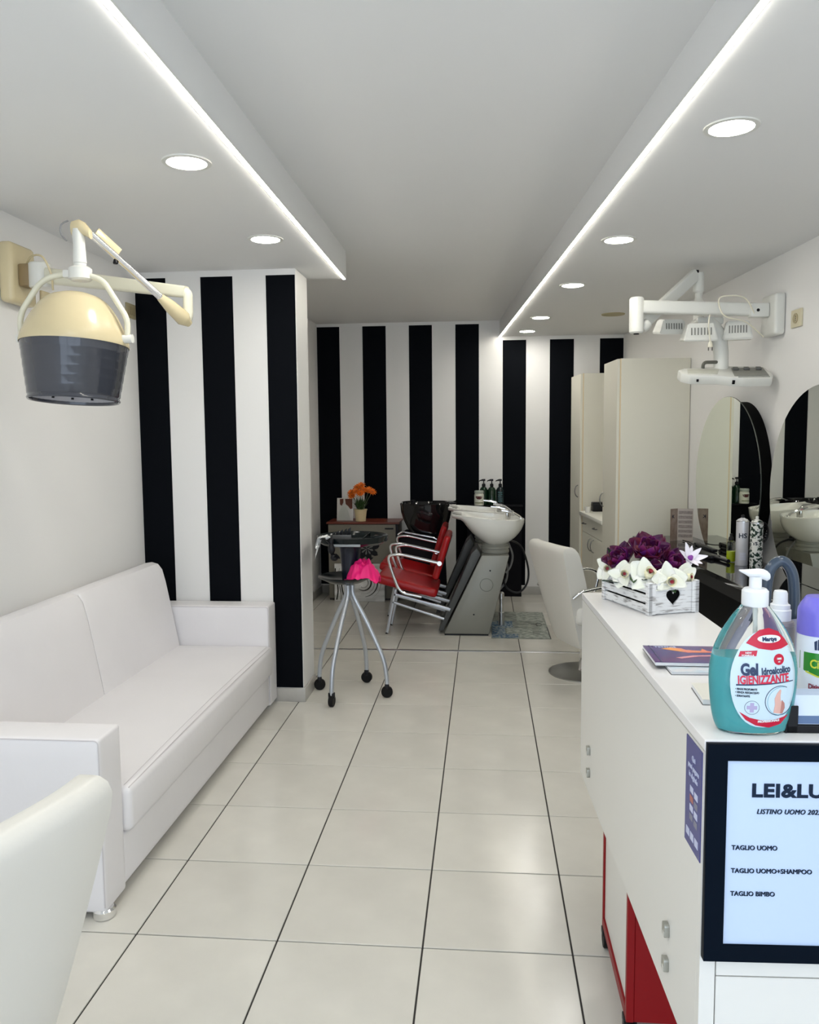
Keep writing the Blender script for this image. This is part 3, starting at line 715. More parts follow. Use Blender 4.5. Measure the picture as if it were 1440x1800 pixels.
obj('batten', box(B(), 0.0005, 0.022, 0.0, 0.0035, 0.002, CH+0.001, 0.0008, 1), washed, cr, smooth=0)
obj('batten', box(B(), CW-0.022, CW-0.0005, 0.0, 0.0035, 0.002, CH+0.001, 0.0008, 1), washed, cr, smooth=0)
obj('end_board', box(B(), 0.012, CW-0.012, CL-0.010, CL-0.004, 0.003, CH-0.002), washed, cr, smooth=0)
obj('bottom_board', box(B(), 0.009, CW-0.009, 0.011, CL-0.011, 0.0, 0.004), washed, cr, smooth=0)
obj('floral_foam', box(B(), 0.013, CW-0.013, 0.014, CL-0.014, 0.005, 0.058, 0.004), mat('dark_foam', (0.006, 0.006, 0.006), 0.9, spec=0.1), cr, smooth=0)

# silk flowers: petals are curved sheets
petal_cache = {}
def petal_mesh(key, m, length, width, cup, curl, th=0.0008, tip=1.0, waist=0.5):
    if key in petal_cache: return petal_cache[key]
    nu, nv = 8, 6; b = B(); top = []; bot = []
    for i in range(nu+1):
        u = i/nu
        w = width*0.5*(math.sin(PI*min(1, (u*0.92+0.06))**waist*1.0)**0.7 if True else 1)
        x = length*(u-0.25*curl*u*u); z = cup*length*u*u*0.9-curl*length*0.35*u**4
        rt, rb_ = [], []
        for j in range(nv+1):
            v = -1+2*j/nv
            zz = z+cup*width*0.55*v*v*(1-0.35*u)+0.012*width*math.sin(9*u+5*v)
            rt.append(b.verts.new((x, w*v, zz+th))); rb_.append(b.verts.new((x, w*v, zz)))
        top.append(rt); bot.append(rb_)
    for i in range(nu):
        for j in range(nv):
            b.faces.new((top[i][j], top[i+1][j], top[i+1][j+1], top[i][j+1])); b.faces.new((bot[i][j], bot[i][j+1], bot[i+1][j+1], bot[i+1][j]))
    for i in range(nu):
        b.faces.new((top[i][0], bot[i][0], bot[i+1][0], top[i+1][0])); b.faces.new((top[i][nv], top[i+1][nv], bot[i+1][nv], bot[i][nv]))
    b.faces.new(top[nu]+bot[nu][::-1])
    b.faces.new(top[0][::-1]+bot[0])
    bmesh.ops.recalc_face_normals(b, faces=b.faces)
    for f in b.faces: f.smooth = True
    me = bpy.data.meshes.new('petal'); b.to_mesh(me); b.free(); me.materials.append(m); petal_cache[key] = me; return me
def add_petal(parent, me, M, name='petal'):
    o = bpy.data.objects.new(name, me); C.objects.link(o); o.parent = parent; o.matrix_local = M; return o
def face_to(d):
    d = Vector(d).normalized(); return Vector((0, 0, 1)).rotation_difference(d).to_matrix().to_4x4()
def flower_root(name, label, loc, d, group=None):
    t = thing(name, label, 'flower', loc, 0, group); t.matrix_world = T(*loc) @ face_to(d)
    t.location, t.rotation_euler = t.matrix_world.to_translation(), t.matrix_world.to_euler(); return t
def rose(label, loc, d, R_=0.05, key='r'):
    t = flower_root('silk_rose', label, loc, d)
    A = petal_mesh(key+'1', purple_r, R_, R_*1.15, 0.42, 0.35); Bm = petal_mesh(key+'2', purple_b, R_*0.85, R_*1.05, 0.55, 0.25)
    k0 = random.random()*6
    for ringi, (n, tilt, s, me) in enumerate(((6, 0.25, 1.0, A), (5, 0.62, 0.88, Bm), (5, 0.95, 0.74, A), (4, 1.22, 0.55, A))):
        for k in range(n):
            a = k0+2*PI*(k+0.5*ringi)/n+random.uniform(-.12, .12)
            add_petal(t, me, RZ(a) @ T(0.006, 0, 0) @ RY(-tilt+random.uniform(-.1, .1)) @ Matrix.Scale(s, 4))
    obj('flower_centre', lathe(B(), [(0.003, -0.01), (0.012, 0.005), (0.012, 0.018), (0.006, 0.026), (0, 0.027)], n=12), purple_r, t)
    obj('stem', cyl(B(), (0, 0, -0.03), (0, 0, 0), 0.0025, 8), leafd, t)
    return t
def orchid(label, loc, d, R_=0.045, spin=0.0):
    t = flower_root('silk_orchid', label, loc, d)
    A = petal_mesh('o1', orch, 0.044, 0.050, 0.14, 0.30); Bm = petal_mesh('o2', orch, 0.042, 0.034, 0.12, 0.25)
    s = R_/0.045
    for k, (a, me) in enumerate(((0, A), (PI, A), (PI/2, Bm), (PI/2+2.2, Bm), (PI/2-2.2, Bm))):
        add_petal(t, me, RZ(a+spin) @ T(0.002, 0, 0.001*k) @ RY(-0.22) @ Matrix.Scale(s, 4))
    lip = obj('lip', lathe(B(), [(0.002, 0), (0.007, 0.006), (0.010, 0.014), (0.008, 0.020), (0.011, 0.024)], n=14, cap=False, M=RZ(spin) @ RX(0.5) @ Matrix.Scale(s, 4)), orch_c, t)
    obj('throat', lathe(B(), [(0.0, 0.014), (0.003, 0.018), (0.0045, 0.0235), (0, 0.021)], n=10, M=RZ(spin) @ RX(0.5) @ Matrix.Scale(s, 4)), orch_r, lip)
    obj('stem', cyl(B(), (0, 0, -0.03), (0, 0, 0), 0.002, 8), leafd, t)
    return t
rose('burgundy silk rose at the back left of the crate', (0.400, 2.375, 1.075), (-0.5, -0.5, 0.8), 0.058, 'ra')
rose('large violet and burgundy silk rose at the middle of the crate', (0.462, 2.330, 1.104), (0.0, -0.6, 0.9), 0.066, 'rb')
rose('burgundy silk rose at the right of the crate beside the white lily', (0.520, 2.315, 1.072), (0.35, -0.6, 0.7), 0.056, 'rc')
rose('burgundy silk rose low at the front of the crate, above the heart', (0.468, 2.268, 1.052), (0.0, -0.9, 0.5), 0.048, 'rd')
orchid('cream silk orchid at the left end of the crate', (0.365, 2.400, 1.055), (-0.7, -0.7, 0.35), 0.048, 0.3)
orchid('cream silk orchid with a dark red throat hanging over the left slats', (0.388, 2.300, 1.050), (-0.45, -0.8, 0.45), 0.046, 1.0)
orchid('large white silk orchid over the front corner post of the crate', (0.440, 2.232, 1.055), (-0.15, -0.85, 0.5), 0.062, 2.2)
orchid('white silk orchid with a red throat above the heart panel', (0.495, 2.225, 1.052), (0.1, -0.9, 0.45), 0.055, 0.2)
orchid('pale silk orchid at the right front corner of the crate', (0.545, 2.262, 1.052), (0.4, -0.8, 0.4), 0.046, 1.6)
ly = flower_root('silk_lily', 'white many-petalled silk lily at the right of the crate', (0.573, 2.32, 1.095), (0.25, -0.75, 0.55))
pm = petal_mesh('ly', petalw, 0.052, 0.022, 0.30, 0.25)
for k in range(9): add_petal(ly, pm, RZ(2*PI*k/9+0.2) @ RY(-0.25-0.18*(k % 2)) @ Matrix.Scale(1.0-0.12*(k % 3), 4))
obj('flower_centre', lathe(B(), [(0.004, 0), (0.008, 0.006), (0.005, 0.014), (0, 0.016)], n=10), mat('violet_heart', (0.22, 0.04, 0.30), 0.5), ly)
obj('stem', cyl(B(), (0, 0, -0.04), (0, 0, 0), 0.002, 8), leafd, ly)
lm = petal_mesh('leaf', leafd, 0.05, 0.034, 0.15, 0.25); l2 = petal_mesh('leaf2', leafg, 0.03, 0.02, 0.1, 0.2)
lf = thing('silk_leaves', 'dark green silk leaves spread between the crate flowers', 'leaves', (0.46, 2.32, 1.03))
for i, (x, y, z, a, tl) in enumerate(((-0.085, 0.05, 0.045, 2.6, -1.0), (0.05, 0.06, 0.05, 0.8, -0.8), (0.085, 0.0, 0.0, -0.3, -0.3), (-0.02, -0.06, 0.01, -1.8, -0.2), (-0.09, -0.02, 0.0, 3.6, -0.1), (0.0, 0.08, 0.06, 1.6, -1.0))):
    add_petal(lf, lm, T(x, y, z) @ RZ(a) @ RY(tl), 'leaf')
for i, (x, y, z, a) in enumerate(((-0.055, -0.085, 0.025, -1.7), (0.045, -0.09, 0.0, -1.4), (0.01, -0.095, 0.005, -1.9))): add_petal(lf, l2, T(x, y, z) @ RZ(a) @ RY(0.4), 'leaf')

# ------------------------------------------------------------------ hood dryer on the left wall
hd = thing('hood_dryer', 'cream salon hood dryer with smoked visor hanging from the left wall arm', 'hair dryer', (-1.86, 3.14, 2.0))
hb = lambda n, b, m, p=None: wobj(n, b, m, p or hd)
wobj('wall_plate', box(B(), -1.858, -1.80, 3.04, 3.215, 1.975, 2.205, 0.018, 3), creampl, hd)
wobj('bracket', box(B(), -1.80, -1.755, 3.08, 3.155, 2.04, 2.125, 0.006), mat('brown_recess', (0.28, 0.20, 0.10), 0.4), hd)
wobj('swivel', lathe(B(), [(0.040, 2.035), (0.043, 2.04), (0.043, 2.125), (0.038, 2.13)], c=(-1.725, 3.11, 0), n=24), whitepl, hd)
def beam(p0, p1, w, h, bev=0.006, w1=None, h1=None):
    p0, p1 = Vector(p0), Vector(p1); d = (p1-p0).normalized(); up = Vector((0, 0, 1)); s = d.cross(up).normalized(); u = s.cross(d)
    w1 = w1 or w; h1 = h1 or h; b = B()
    r = []
    for p, ww, hh in ((p0, w, h), (p1, w1, h1)):
        r.append([p+s*a+u*c for a, c in rrect(ww, hh, min(ww, hh)*0.25, 3)])
    return loft(b, r)
wobj('arm', beam((-1.73, 3.11, 2.085), (-1.10, 3.00, 1.985), 0.045, 0.062, w1=0.036, h1=0.042), mat('ivory_plastic', (0.72, 0.70, 0.56), 0.3), hd)
wobj('elbow', tube(B(), bend([(-1.13, 3.005, 1.990), (-1.095, 3.0, 1.985), (-1.095, 3.0, 1.90), (-1.105, 3.0, 1.872)], 0.02), [0.018]*14, 14), mat('ivory_plastic', (0.72, 0.70, 0.56), 0.3), hd)
E0, E1 = Vector((-1.105, 2.995, 1.882)), Vector((-1.335, 2.705, 2.150)); dE = E1-E0
cn = tube(B(), [E0-dE*0.05, E0, E0+dE*0.02, E0+dE*0.16, E0+dE*0.27], [0.012, 0.024, 0.029, 0.024, 0.015], 16)
wobj('joint_cover', cn, creampl, hd)
wobj('spring_tube', tube(B(), [E0+dE*0.25, E0+dE*0.96], 0.0125, 16), chrome, hd)
wobj('cover_strip', box(B(), -0.013, 0.013, 0, 0.10, 0, 0.006, 0.002, M=T(*(E0+dE*0.74+Vector((0.016, 0.016, 0.008)))) @ Vector((0, 1, 0)).rotation_difference(dE.normalized()).to_matrix().to_4x4() ), creampl, hd)
wobj('knob', lathe(B(), [(0.006, 0), (0.009, -0.012), (0.007, -0.016), (0, -0.016)], c=tuple(E0+dE*0.72-Vector((0, 0, 0.012))), n=12), blackpl, hd)
HX, HY = -1.376, 2.70
wobj('head_cap', loft(B(), [[(x, HY+wy*math.sin(2*PI*k/16), z+(0.0)+wz*math.cos(2*PI*k/16)) for k in range(16)] for x, wy, z, wz in ((HX-0.006, 0.004, 2.145, 0.014), (HX, 0.018, 2.147, 0.026), (HX+0.025, 0.021, 2.150, 0.028), (HX+0.045, 0.019, 2.145, 0.022), (HX+0.062, 0.014, 2.128, 0.016))]), creampl, hd)
PXo = HX+0.020
wobj('post', lathe(B(), [(0.0215, 2.145), (0.0195, 2.10), (0.0215, 2.05), (0.0225, 2.035), (0.0205, 2.033), (0.0205, 2.02)], c=(PXo, HY, 0), n=24), whitepl, hd)
wobj('hub', lathe(B(), [(0.030, 1.976), (0.038, 1.982), (0.038, 2.016), (0.030, 2.022), (0.02, 2.022)], c=(PXo, HY, 0), n=28), whitepl, hd)
wobj('hub_block', box(B(), PXo-0.055, PXo+0.03, HY-0.02, HY+0.02, 1.985, 2.012, 0.006), whitepl, hd)
HC = -1.386
yk = bend([(HC-0.190, HY, 1.795), (HC-0.192, HY, 1.870), (HC-0.105, HY, 1.988), (PXo-0.03, HY, 2.002), (PXo+0.03, HY, 1.994), (HC+0.110, HY, 1.975), (HC+0.190, HY, 1.845), (HC+0.185, HY, 1.780)], 0.05, 6)
wobj('yoke', tube(B(), yk, 0.0098, 12), mat('ivory_plastic', (0.72, 0.70, 0.56), 0.3), hd)
for s_, z in ((-1, 1.790), (1, 1.780)):
    wobj('pivot', cyl(B(), (HC+s_*0.168, HY, z), (HC+s_*0.204, HY, z), 0.0145, 16), whitepl, hd)
tl = T(HC, HY, 1.765) @ RY(math.radians(1.5)) @ RX(-0.07)
shell = lathe(B(), [(0.176, -0.004), (0.177, 0.004), (0.172, 0.026), (0.157, 0.060), (0.140, 0.094), (0.119, 0.126), (0.102, 0.145), (0.080, 0.160), (0.048, 0.171), (0.02, 0.1745), (0, 0.175)], n=48, M=tl, cap=False)
wobj('hood_shell', shell, creampl, hd)
vis = [(0.174, 0.0), (0.172, -0.02)]
for k in range(5): z = -0.03-0.03*k; r = 0.170-0.0045*k; vis += [(r+0.0006, z+0.004), (r+0.0006, z), (r-0.0012, z-0.003), (r-0.0028, z-0.024)]
vis += [(0.146, -0.178), (0.148, -0.184), (0.150, -0.188), (0.147, -0.193), (0.142, -0.190), (0.140, -0.18)]
smoke2 = mat('smoked_visor', (0.050, 0.054, 0.068), 0.14, alpha=0.93, coat=0.5)
vz = wobj('visor', lathe(B(), vis, n=56, M=tl, cap=False), smoke2, hd)
ip = wobj('inner_pan', lathe(B(), [(0.141, -0.182), (0.125, -0.168), (0.10, -0.150), (0.05, -0.135), (0, -0.130)], n=40, M=tl, cap=False), greypan, hd)
b = B()
for rr, nn in ((0.128, 12), (0.10, 9)):
    for k in range(nn):
        a = 2*PI*k/nn; zc = -0.171 if rr > 0.11 else -0.151
        lathe(b, [(0.0038, zc-0.003), (0.0048, zc-0.004), (0.0048, zc+0.002)], c=(0, 0, 0), n=10, M=tl @ T(rr*math.cos(a), rr*math.sin(a), 0))
wobj('air_holes', b, blackpl, ip)
wobj('cable', tube(B(), spline([(-1.79, 3.12, 2.12), (-1.74, 3.08, 2.15), (-1.68, 3.05, 2.14), (-1.655, 3.06, 2.08), (-1.66, 3.08, 2.02)], 6), 0.004, 8), creampl, hd)
wobj('cable', tube(B(), spline([(HX-0.004, HY-0.02, 2.17), (HX-0.028, HY-0.02, 2.158), (HX-0.032, HY-0.02, 2.130), (HX-0.014, HY-0.018, 2.105)], 6), 0.003, 8), mat('grey_cable', (0.25, 0.25, 0.25), 0.4), hd)
# left wall plates
so = thing('wall_socket', 'cream wall socket half hidden behind the hood dryer shell', 'socket', (XL, 3.385, 2.03))
obj('plate', box(B(), 0, 0.012, -0.045, 0.045, -0.04, 0.04, 0.003), creampl, so)
for dy in (-0.010, 0.010): obj('pin_hole', cyl(B(), (0.012, dy, 0.004), (0.0135, dy, 0.004), 0.005, 10), blackpl, so)
sw = thing('wall_switch', 'beige switch plate on the left wall right beside the first black stripe', 'switch', (XL, 4.225, 2.118))
obj('plate', box(B(), 0, 0.010, -0.055, 0.055, -0.038, 0.038, 0.003), mat('beige_plate', (0.40, 0.34, 0.20), 0.4), sw)
for dy in (-0.026, 0.0, 0.026): obj('rocker', box(B(), 0.010, 0.014, dy-0.011, dy+0.011, -0.022, 0.022, 0.001), mat('beige_rocker', (0.34, 0.28, 0.16), 0.4), sw)

# ------------------------------------------------------------------ right wall frame of reference
def wall_thing(name, label, cat, y, z, group=None):
    return thing(name, label, cat, (XR(y), y, z), AW, group)      # local +Y runs along the wall, room is local -X
# round mirrors
def wall_mirror(y, label):
    t = wall_thing('wall_mirror', label, 'mirror', y, 1.17)
    R_ = 0.482; cut = 0.772-1.17
    a0 = math.asin(cut/R_)
    pts = [(R_*math.cos(a), R_*math.sin(a)) for a in [a0+(PI-2*a0)*k/60 for k in range(61)]]
    obj('glass', prism(B(), pts, -0.1002, -0.099, 'x', 0.0), mirror_m, t, smooth=20)
    rim = [(R_*1.002*math.cos(a), R_*1.002*math.sin(a)) for a in [a0+(PI-2*a0)*k/60 for k in range(61)]]
    obj('rim', prism(B(), rim, -0.0989, -0.095, 'x'), mirror_e, t, smooth=20)
    obj('backing', prism(B(), [(0.80*x, 0.94*z) for x, z in pts], -0.0949, -0.0005, 'x'), mat('shadow_drum_black', (0.004, 0.004, 0.004), 0.8, spec=0.1), t, smooth=20)  # black drum added behind the glass as the mirror's shadow on the wall
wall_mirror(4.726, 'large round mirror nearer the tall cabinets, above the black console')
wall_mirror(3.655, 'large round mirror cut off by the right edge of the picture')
# console
cs = wall_thing('console_shelf', 'long glossy black console under the round mirrors', 'console', 3.0, 0)
obj('top', box(B(), -0.385, -0.001, -0.55, 2.60, 0.745, 0.770, 0.002, 1), blackgl, cs, smooth=0)
obj('front_band', box(B(), -0.380, -0.362, -0.55, 2.60, 0.690, 0.744), mat('console_band', (0.006, 0.006, 0.006), 0.5, spec=0.2), cs, smooth=0)
obj('base_cabinet', box(B(), -0.345, -0.001, -0.50, 2.56, 0.0, 0.7440), mat('console_black', (0.003, 0.003, 0.003), 0.7, spec=0.1), cs, smooth=0)
# items on the console
def wl(y, dx): return (XR(y)-dx, y)
def spray_can(label, x, y, body, capm_, h=0.235, r=0.0275):
    t = thing('spray_can', label, 'spray can', (x, y, 0.7702), -0.3)
    obj('can_body', lathe(B(), [(r-0.002, 0), (r, 0.003), (r, h-0.022), (r-0.003, h-0.018), (r-0.006, h-0.012), (0.012, h-0.006), (0.008, h-0.003)], n=28), body, t)
    obj('rim', lathe(B(), [(r+0.0003, h-0.024), (r+0.0003, h-0.019), (r-0.003, h-0.017)], n=28, cap=False), alu, t)
    obj('nozzle', lathe(B(), [(0.008, h-0.003), (0.0075, h+0.010), (0.005, h+0.012), (0, h+0.012)], n=14), capm_, t)
    return t, (lambda z, r=r: (r, r))
c_w, f_w = spray_can('plain pale silver hairspray can with a black nozzle on the console', 1.325, 4.300, mat('can_pale', (0.70, 0.70, 0.74), 0.25, 0.3), blackpl, 0.250, 0.031)
b = text_bm('HS', 0.034, off=0.0006); bmesh.ops.triangulate(b, faces=b.faces); b.transform(T(-0.018, 0, 0.145)); wrapped('lettering', b, inkd, c_w, f_w, 0.0006)
for i in range(5):
    wrapped('printed_line', dense_plate([(-0.010, 0.065-0.008*i), (0.018, 0.065-0.008*i), (0.018, 0.067-0.008*i), (-0.010, 0.067-0.008*i)]), stw, c_w, f_w, 0.0005)
pat = mat('can_pattern', (0.75, 0.76, 0.72), 0.3, col2=(0.008, 0.03, 0.018), scale=75, lo=0.485, hi=0.515)
c_p, f_p = spray_can('patterned black and white hairspray can with a white nozzle on the console', 1.372, 4.225, pat, whitepl, 0.250, 0.031)
wrapped('label_panel', dense_plate([(-0.020, 0.080), (0.004, 0.080), (0.004, 0.150), (-0.020, 0.150)]), whitepl, c_p, f_p, 0.0006)
b = text_bm('TS', 0.022, off=0.0010); bmesh.ops.triangulate(b, faces=b.faces); b.transform(T(-0.019, 0, 0.118)); wrapped('lettering', b, inkd, c_p, f_p, 0.0010)
gbt = thing('oil_bottle', 'small clear spray bottle half full of yellow-green liquid on the console', 'bottle', (1.305, 4.420, 0.7702))
obj('bottle_body', lathe(B(), [(0.020, 0), (0.0215, 0.003), (0.0215, 0.095), (0.018, 0.106), (0.009, 0.112), (0.009, 0.118)], n=24), clearpl, gbt)
obj('liquid', lathe(B(), [(0.0195, 0.003), (0.0198, 0.005), (0.0198, 0.058)], n=24), mat('lime_liquid', (0.50, 0.60, 0.01), 0.2), gbt)
obj('nozzle', lathe(B(), [(0.0125, 0.113), (0.0125, 0.128), (0.007, 0.136), (0.007, 0.150), (0, 0.151)], n=16), blackpl, gbt)
# round vent brush standing behind the can
vb = thing('vent_brush', 'round black vent brush standing behind the patterned can', 'hair brush', (1.412, 4.270, 0.7702))
obj('ring', tube(B(), [(0.030*math.cos(2*PI*k/28), 0, 0.175+0.052*math.sin(2*PI*k/28)) for k in range(28)], 0.0045, 8, closed=True), blackpl, vb)
for k in range(7): 
    z = 0.133+0.014*k; w_ = 0.030*math.sqrt(max(0, 1-((z-0.175)/0.052)**2)); obj('rib', box(B(), -w_, w_, -0.003, 0.003, z-0.003, z+0.003), blackpl, vb, smooth=0)
obj('handle', tube(B(), [(0, 0, 0.0), (0, 0, 0.06), (0, 0, 0.125)], [0.009, 0.008, 0.006], 12), blackpl, vb)
# black straightener lying on the console
hs = thing('hair_straightener', 'black hair tool lying on the console beside the first mirror', 'hair tool', (1.27, 4.78, 0.7702), AW)
obj('lower_arm', box(B(), -0.016, 0.016, -0.15, 0.15, 0, 0.018, 0.006), blackpl, hs)
obj('upper_arm', box(B(), -0.016, 0.016, -0.15, 0.15, 0.021, 0.038, 0.006), blackpl, hs)
obj('hinge', cyl(B(), (-0.017, 0.14, 0.02), (0.017, 0.14, 0.02), 0.018, 16), blackpl, hs)
obj('cord', tube(B(), spline([(0, 0.15, 0.02), (0.02, 0.25, 0.01), (0.04, 0.40, 0.006), (0.03, 0.50, 0.006)], 6), 0.003, 8), blackpl, hs)
wc = thing('wide_comb', 'flat black tool lying on the console edge in front of the first mirror', 'hair tool', (1.225, 4.62, 0.7702), AW+0.1)
obj('body', box(B(), -0.03, 0.03, -0.13, 0.13, 0, 0.022, 0.008), blackpl, wc)
obj('handle', tube(B(), [(0, -0.13, 0.011), (0.004, -0.20, 0.011), (0.008, -0.26, 0.011)], [0.011, 0.009, 0.010], 12), blackpl, wc)
# brochure standing against the tall cabinet
br = thing('price_brochure', 'open brown and beige leaflet standing on the console by the tall cabinet', 'leaflet', (1.245, 5.33, 0.7702), 0.0)
bro = mat('brochure_beige', (0.46, 0.40, 0.35), 0.4)
def leaf(x0, y0, x1, y1, m, name):
    b = B(); d = Vector((x1-x0, y1-y0, 0)).normalized(); n = Vector((-d.y, d.x, 0))*0.0006
    q = [Vector((x0, y0, 0)), Vector((x1, y1, 0))]
    A = [q[0]+n, q[1]+n, q[1]-n, q[0]-n]
    lo = [b.verts.new(v) for v in A]; hi = [b.verts.new(v+Vector((0, 0, 0.205))) for v in A]
    b.faces.new(lo); b.faces.new(hi[::-1])
    for i in range(4): b.faces.new((lo[i], lo[(i+1) % 4], hi[(i+1) % 4], hi[i]))
    return obj(name, b, m, br, smooth=0)
lf1 = leaf(-0.060, -0.035, -0.008, 0.0, mat('brochure_cover', (0.55, 0.45, 0.38), 0.35, col2=(0.16, 0.09, 0.06), scale=9, stretch=(1, 1, 0.6)), 'left_leaf')
lf2 = leaf(-0.008, 0.0, 0.085, -0.020, bro, 'right_leaf')
for k in range(6):
    z = 0.02+0.03*k; b = B()
    d = Vector((0.093, -0.020, 0)).normalized(); b_ = box(B(), 0.006, 0.090, -0.0016, -0.0010, z, z+0.019, M=RZ(math.atan2(d.y, d.x)))
    b_.transform(T(-0.008, 0, 0)); obj('price_block', b_, mat('brochure_print', (0.36, 0.30, 0.27), 0.4, var=0.5, scale=60, stretch=(1, 1, 6)), lf2, smooth=0)
b = text_bm('K', 0.030, off=0.0004); b.transform(T(-0.048, -0.0305, 0.145) @ RZ(math.atan2(0.035, 0.052))); obj('lettering', b, inkd, lf1, smooth=0)

# right wall socket
ws = wall_thing('wall_socket', 'cream socket on the right wall between the lamp arm and the picture edge', 'socket', 4.115, 1.993)
obj('plate', box(B(), -0.012, -0.0005, -0.052, 0.052, -0.042, 0.042, 0.003), mat('cream_plate', (0.66, 0.60, 0.42), 0.35), ws)
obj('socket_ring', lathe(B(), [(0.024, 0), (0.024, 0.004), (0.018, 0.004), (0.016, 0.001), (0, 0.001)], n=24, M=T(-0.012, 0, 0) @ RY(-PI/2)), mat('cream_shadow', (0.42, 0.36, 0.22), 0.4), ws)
for dz in (-0.009, 0, 0.009): obj('pin_hole', cyl(B(), (-0.0135, 0, dz), (-0.0128, 0, dz), 0.003, 8), blackpl, ws)

# ------------------------------------------------------------------ heater lamp unit on the right wall
hl = wall_thing('hair_processor', 'white salon heat lamp unit on a jointed arm fixed to the right wall', 'heat lamp', 4.33, 2.04)
def H(n, b, m=whitepl, p=None, **k): return wobj(n, b, m, p or hl, **k)
Mw = hl.matrix_world
obj('wall_plate', box(B(), -0.055, -0.001, -0.085, 0.085, -0.105, 0.100, 0.014, 3), whitepl, hl)
obj('bracket', box(B(), -0.150, -0.056, -0.028, 0.028, -0.012, 0.058, 0.008), whitepl, hl)
obj('bracket_bolt', cyl(B(), (-0.115, -0.0295, 0.022), (-0.115, -0.028, 0.022), 0.008, 12), blackpl, hl)
H('main_arm', beam((1.36, 4.335, 2.070), (0.80, 4.29, 2.088), 0.055, 0.066))
H('elbow_cylinder', lathe(B(), [(0.030, 1.957), (0.036, 1.964), (0.036, 2.128), (0.030, 2.137), (0, 2.138)], c=(0.772, 4.29, 0), n=28))
H('elbow_bolt', lathe(B(), [(0.014, 1.952), (0.014, 1.957)], c=(0.772, 4.29, 0), n=14), blackpl)
H('lower_joint', lathe(B(), [(0.020, 0), (0.030, 0.008), (0.032, 0.03), (0.026, 0.05), (0.02, 0.055)], n=20, M=T(0.80, 4.33, 1.985) @ RY(0.9)))
H('upper_arm', beam((0.81, 4.34, 2.010), (1.115, 4.52, 2.285), 0.040, 0.062))
H('top_joint', lathe(B(), [(0.020, 2.19), (0.028, 2.20), (0.028, 2.285), (0.022, 2.298), (0, 2.300)], c=(1.135, 4.53, 0), n=22))
H('top_cap', box(B(), 1.095, 1.130, 4.505, 4.535, 2.292, 2.308, 0.004), blackpl)
H('post', lathe(B(), [(0.0265, 2.03), (0.0265, 2.15), (0.020, 2.16), (0.020, 2.20)], c=(1.137, 4.53, 0), n=20))
H('hub', box(B(), 1.10, 1.235, 4.40, 4.55, 2.010, 2.050, 0.012))
H('control_post', loft(B(), [[(cx+w*math.cos(2*PI*k/20), 4.42+w*math.sin(2*PI*k/20), z) for k in range(20)] for cx, w, z in ((1.165, 0.022, 2.05), (1.180, 0.036, 2.02), (1.200, 0.040, 1.985), (1.218, 0.040, 1.94), (1.228, 0.038, 1.86), (1.230, 0.038, 1.775))]))
def heater(cx, cy, cz, w, d, h, rz, tilt, name='heater_hood'):
    M = T(cx, cy, cz) @ RZ(rz) @ RX(tilt)
    ring0 = [(-w/2, -d/2, -h/2), (w/2, -d/2, -h/2), (w/2, d/2, -h/2), (-w/2, d/2, -h/2)]
    ring1 = [(-w*0.36, -d*0.36, h/2), (w*0.36, -d*0.36, h/2), (w*0.36, d*0.36, h/2), (-w*0.36, d*0.36, h/2)]
    t = loft(B(), [ring0, ring1]); bmesh.ops.bevel(t, geom=list(t.edges), offset=0.006, segments=2, affect='EDGES'); t.transform(M)
    o = H(name, t)
    b = B()
    for k in range(7):
        x = -w*0.27+w*0.09*k; box(b, x-0.0028, x+0.0028, -d*0.452, -d*0.42, -h*0.15, h*0.25)
    for v in b.verts: v.co.y += (v.co.z/h)*d*0.14
    b.transform(M); H('vent_slots', b, mat('vent_grey', (0.22, 0.22, 0.20), 0.5), o, smooth=0)
heater(0.985, 4.50, 2.015, 0.150, 0.13, 0.075, 0.15, 0.15)
heater(1.100, 4.36, 1.965, 0.175, 0.13, 0.090, -0.05, 0.1)
heater(1.300, 4.40, 1.975, 0.150, 0.12, 0.095, -0.2, 0.05)
# control tray
Mt = T(1.240, 4.36, 1.745) @ RZ(0.04) @ RX(0.40)
tray = [(-0.235, -0.02), (-0.20, -0.055), (-0.06, -0.065), (0.0, -0.095), (0.055, -0.105), (0.195, -0.100), (0.215, -0.06), (0.21, 0.06), (0.19, 0.08), (0.04, 0.085), (-0.20, 0.06), (-0.24, 0.03)]
ty = H('control_tray', prism(B(), tray, -0.028, 0.022, 'z', 0.008, M=Mt))
H('control_panel', prism(B(), [(0.015, -0.080), (0.185, -0.080), (0.195, 0.045), (0.035, 0.045)], 0.022, 0.026, 'z', 0.001, M=Mt), mat('panel_grey', (0.26, 0.26, 0.23), 0.5), ty)
H('tray_recess', prism(B(), [(-0.205, -0.03), (-0.06, -0.045), (-0.03, 0.03), (-0.19, 0.035)], 0.022, 0.0245, 'z', 0.001, M=Mt), mat('recess_cream', (0.60, 0.60, 0.52), 0.4), ty)
for x in (0.045, 0.10, 0.160): H('knob', box(B(), x-0.014, x+0.014, -0.005, 0.02, 0.026, 0.040, 0.004, M=Mt), mat('knob_grey', (0.12, 0.12, 0.11), 0.4), ty)
H('slot_line', box(B(), 0.03, 0.185, -0.094, -0.090, 0.020, 0.0235, M=Mt), mat('knob_grey', (0.12, 0.12, 0.11), 0.4), ty, smooth=0)
H('catch', box(B(), 0.002, 0.014, -0.102, -0.088, -0.012, 0.008, M=Mt), blackpl, ty, smooth=0)
H('catch', box(B(), -0.165, -0.155, -0.066, -0.056, -0.010, 0.002, M=Mt), blackpl, ty, smooth=0)
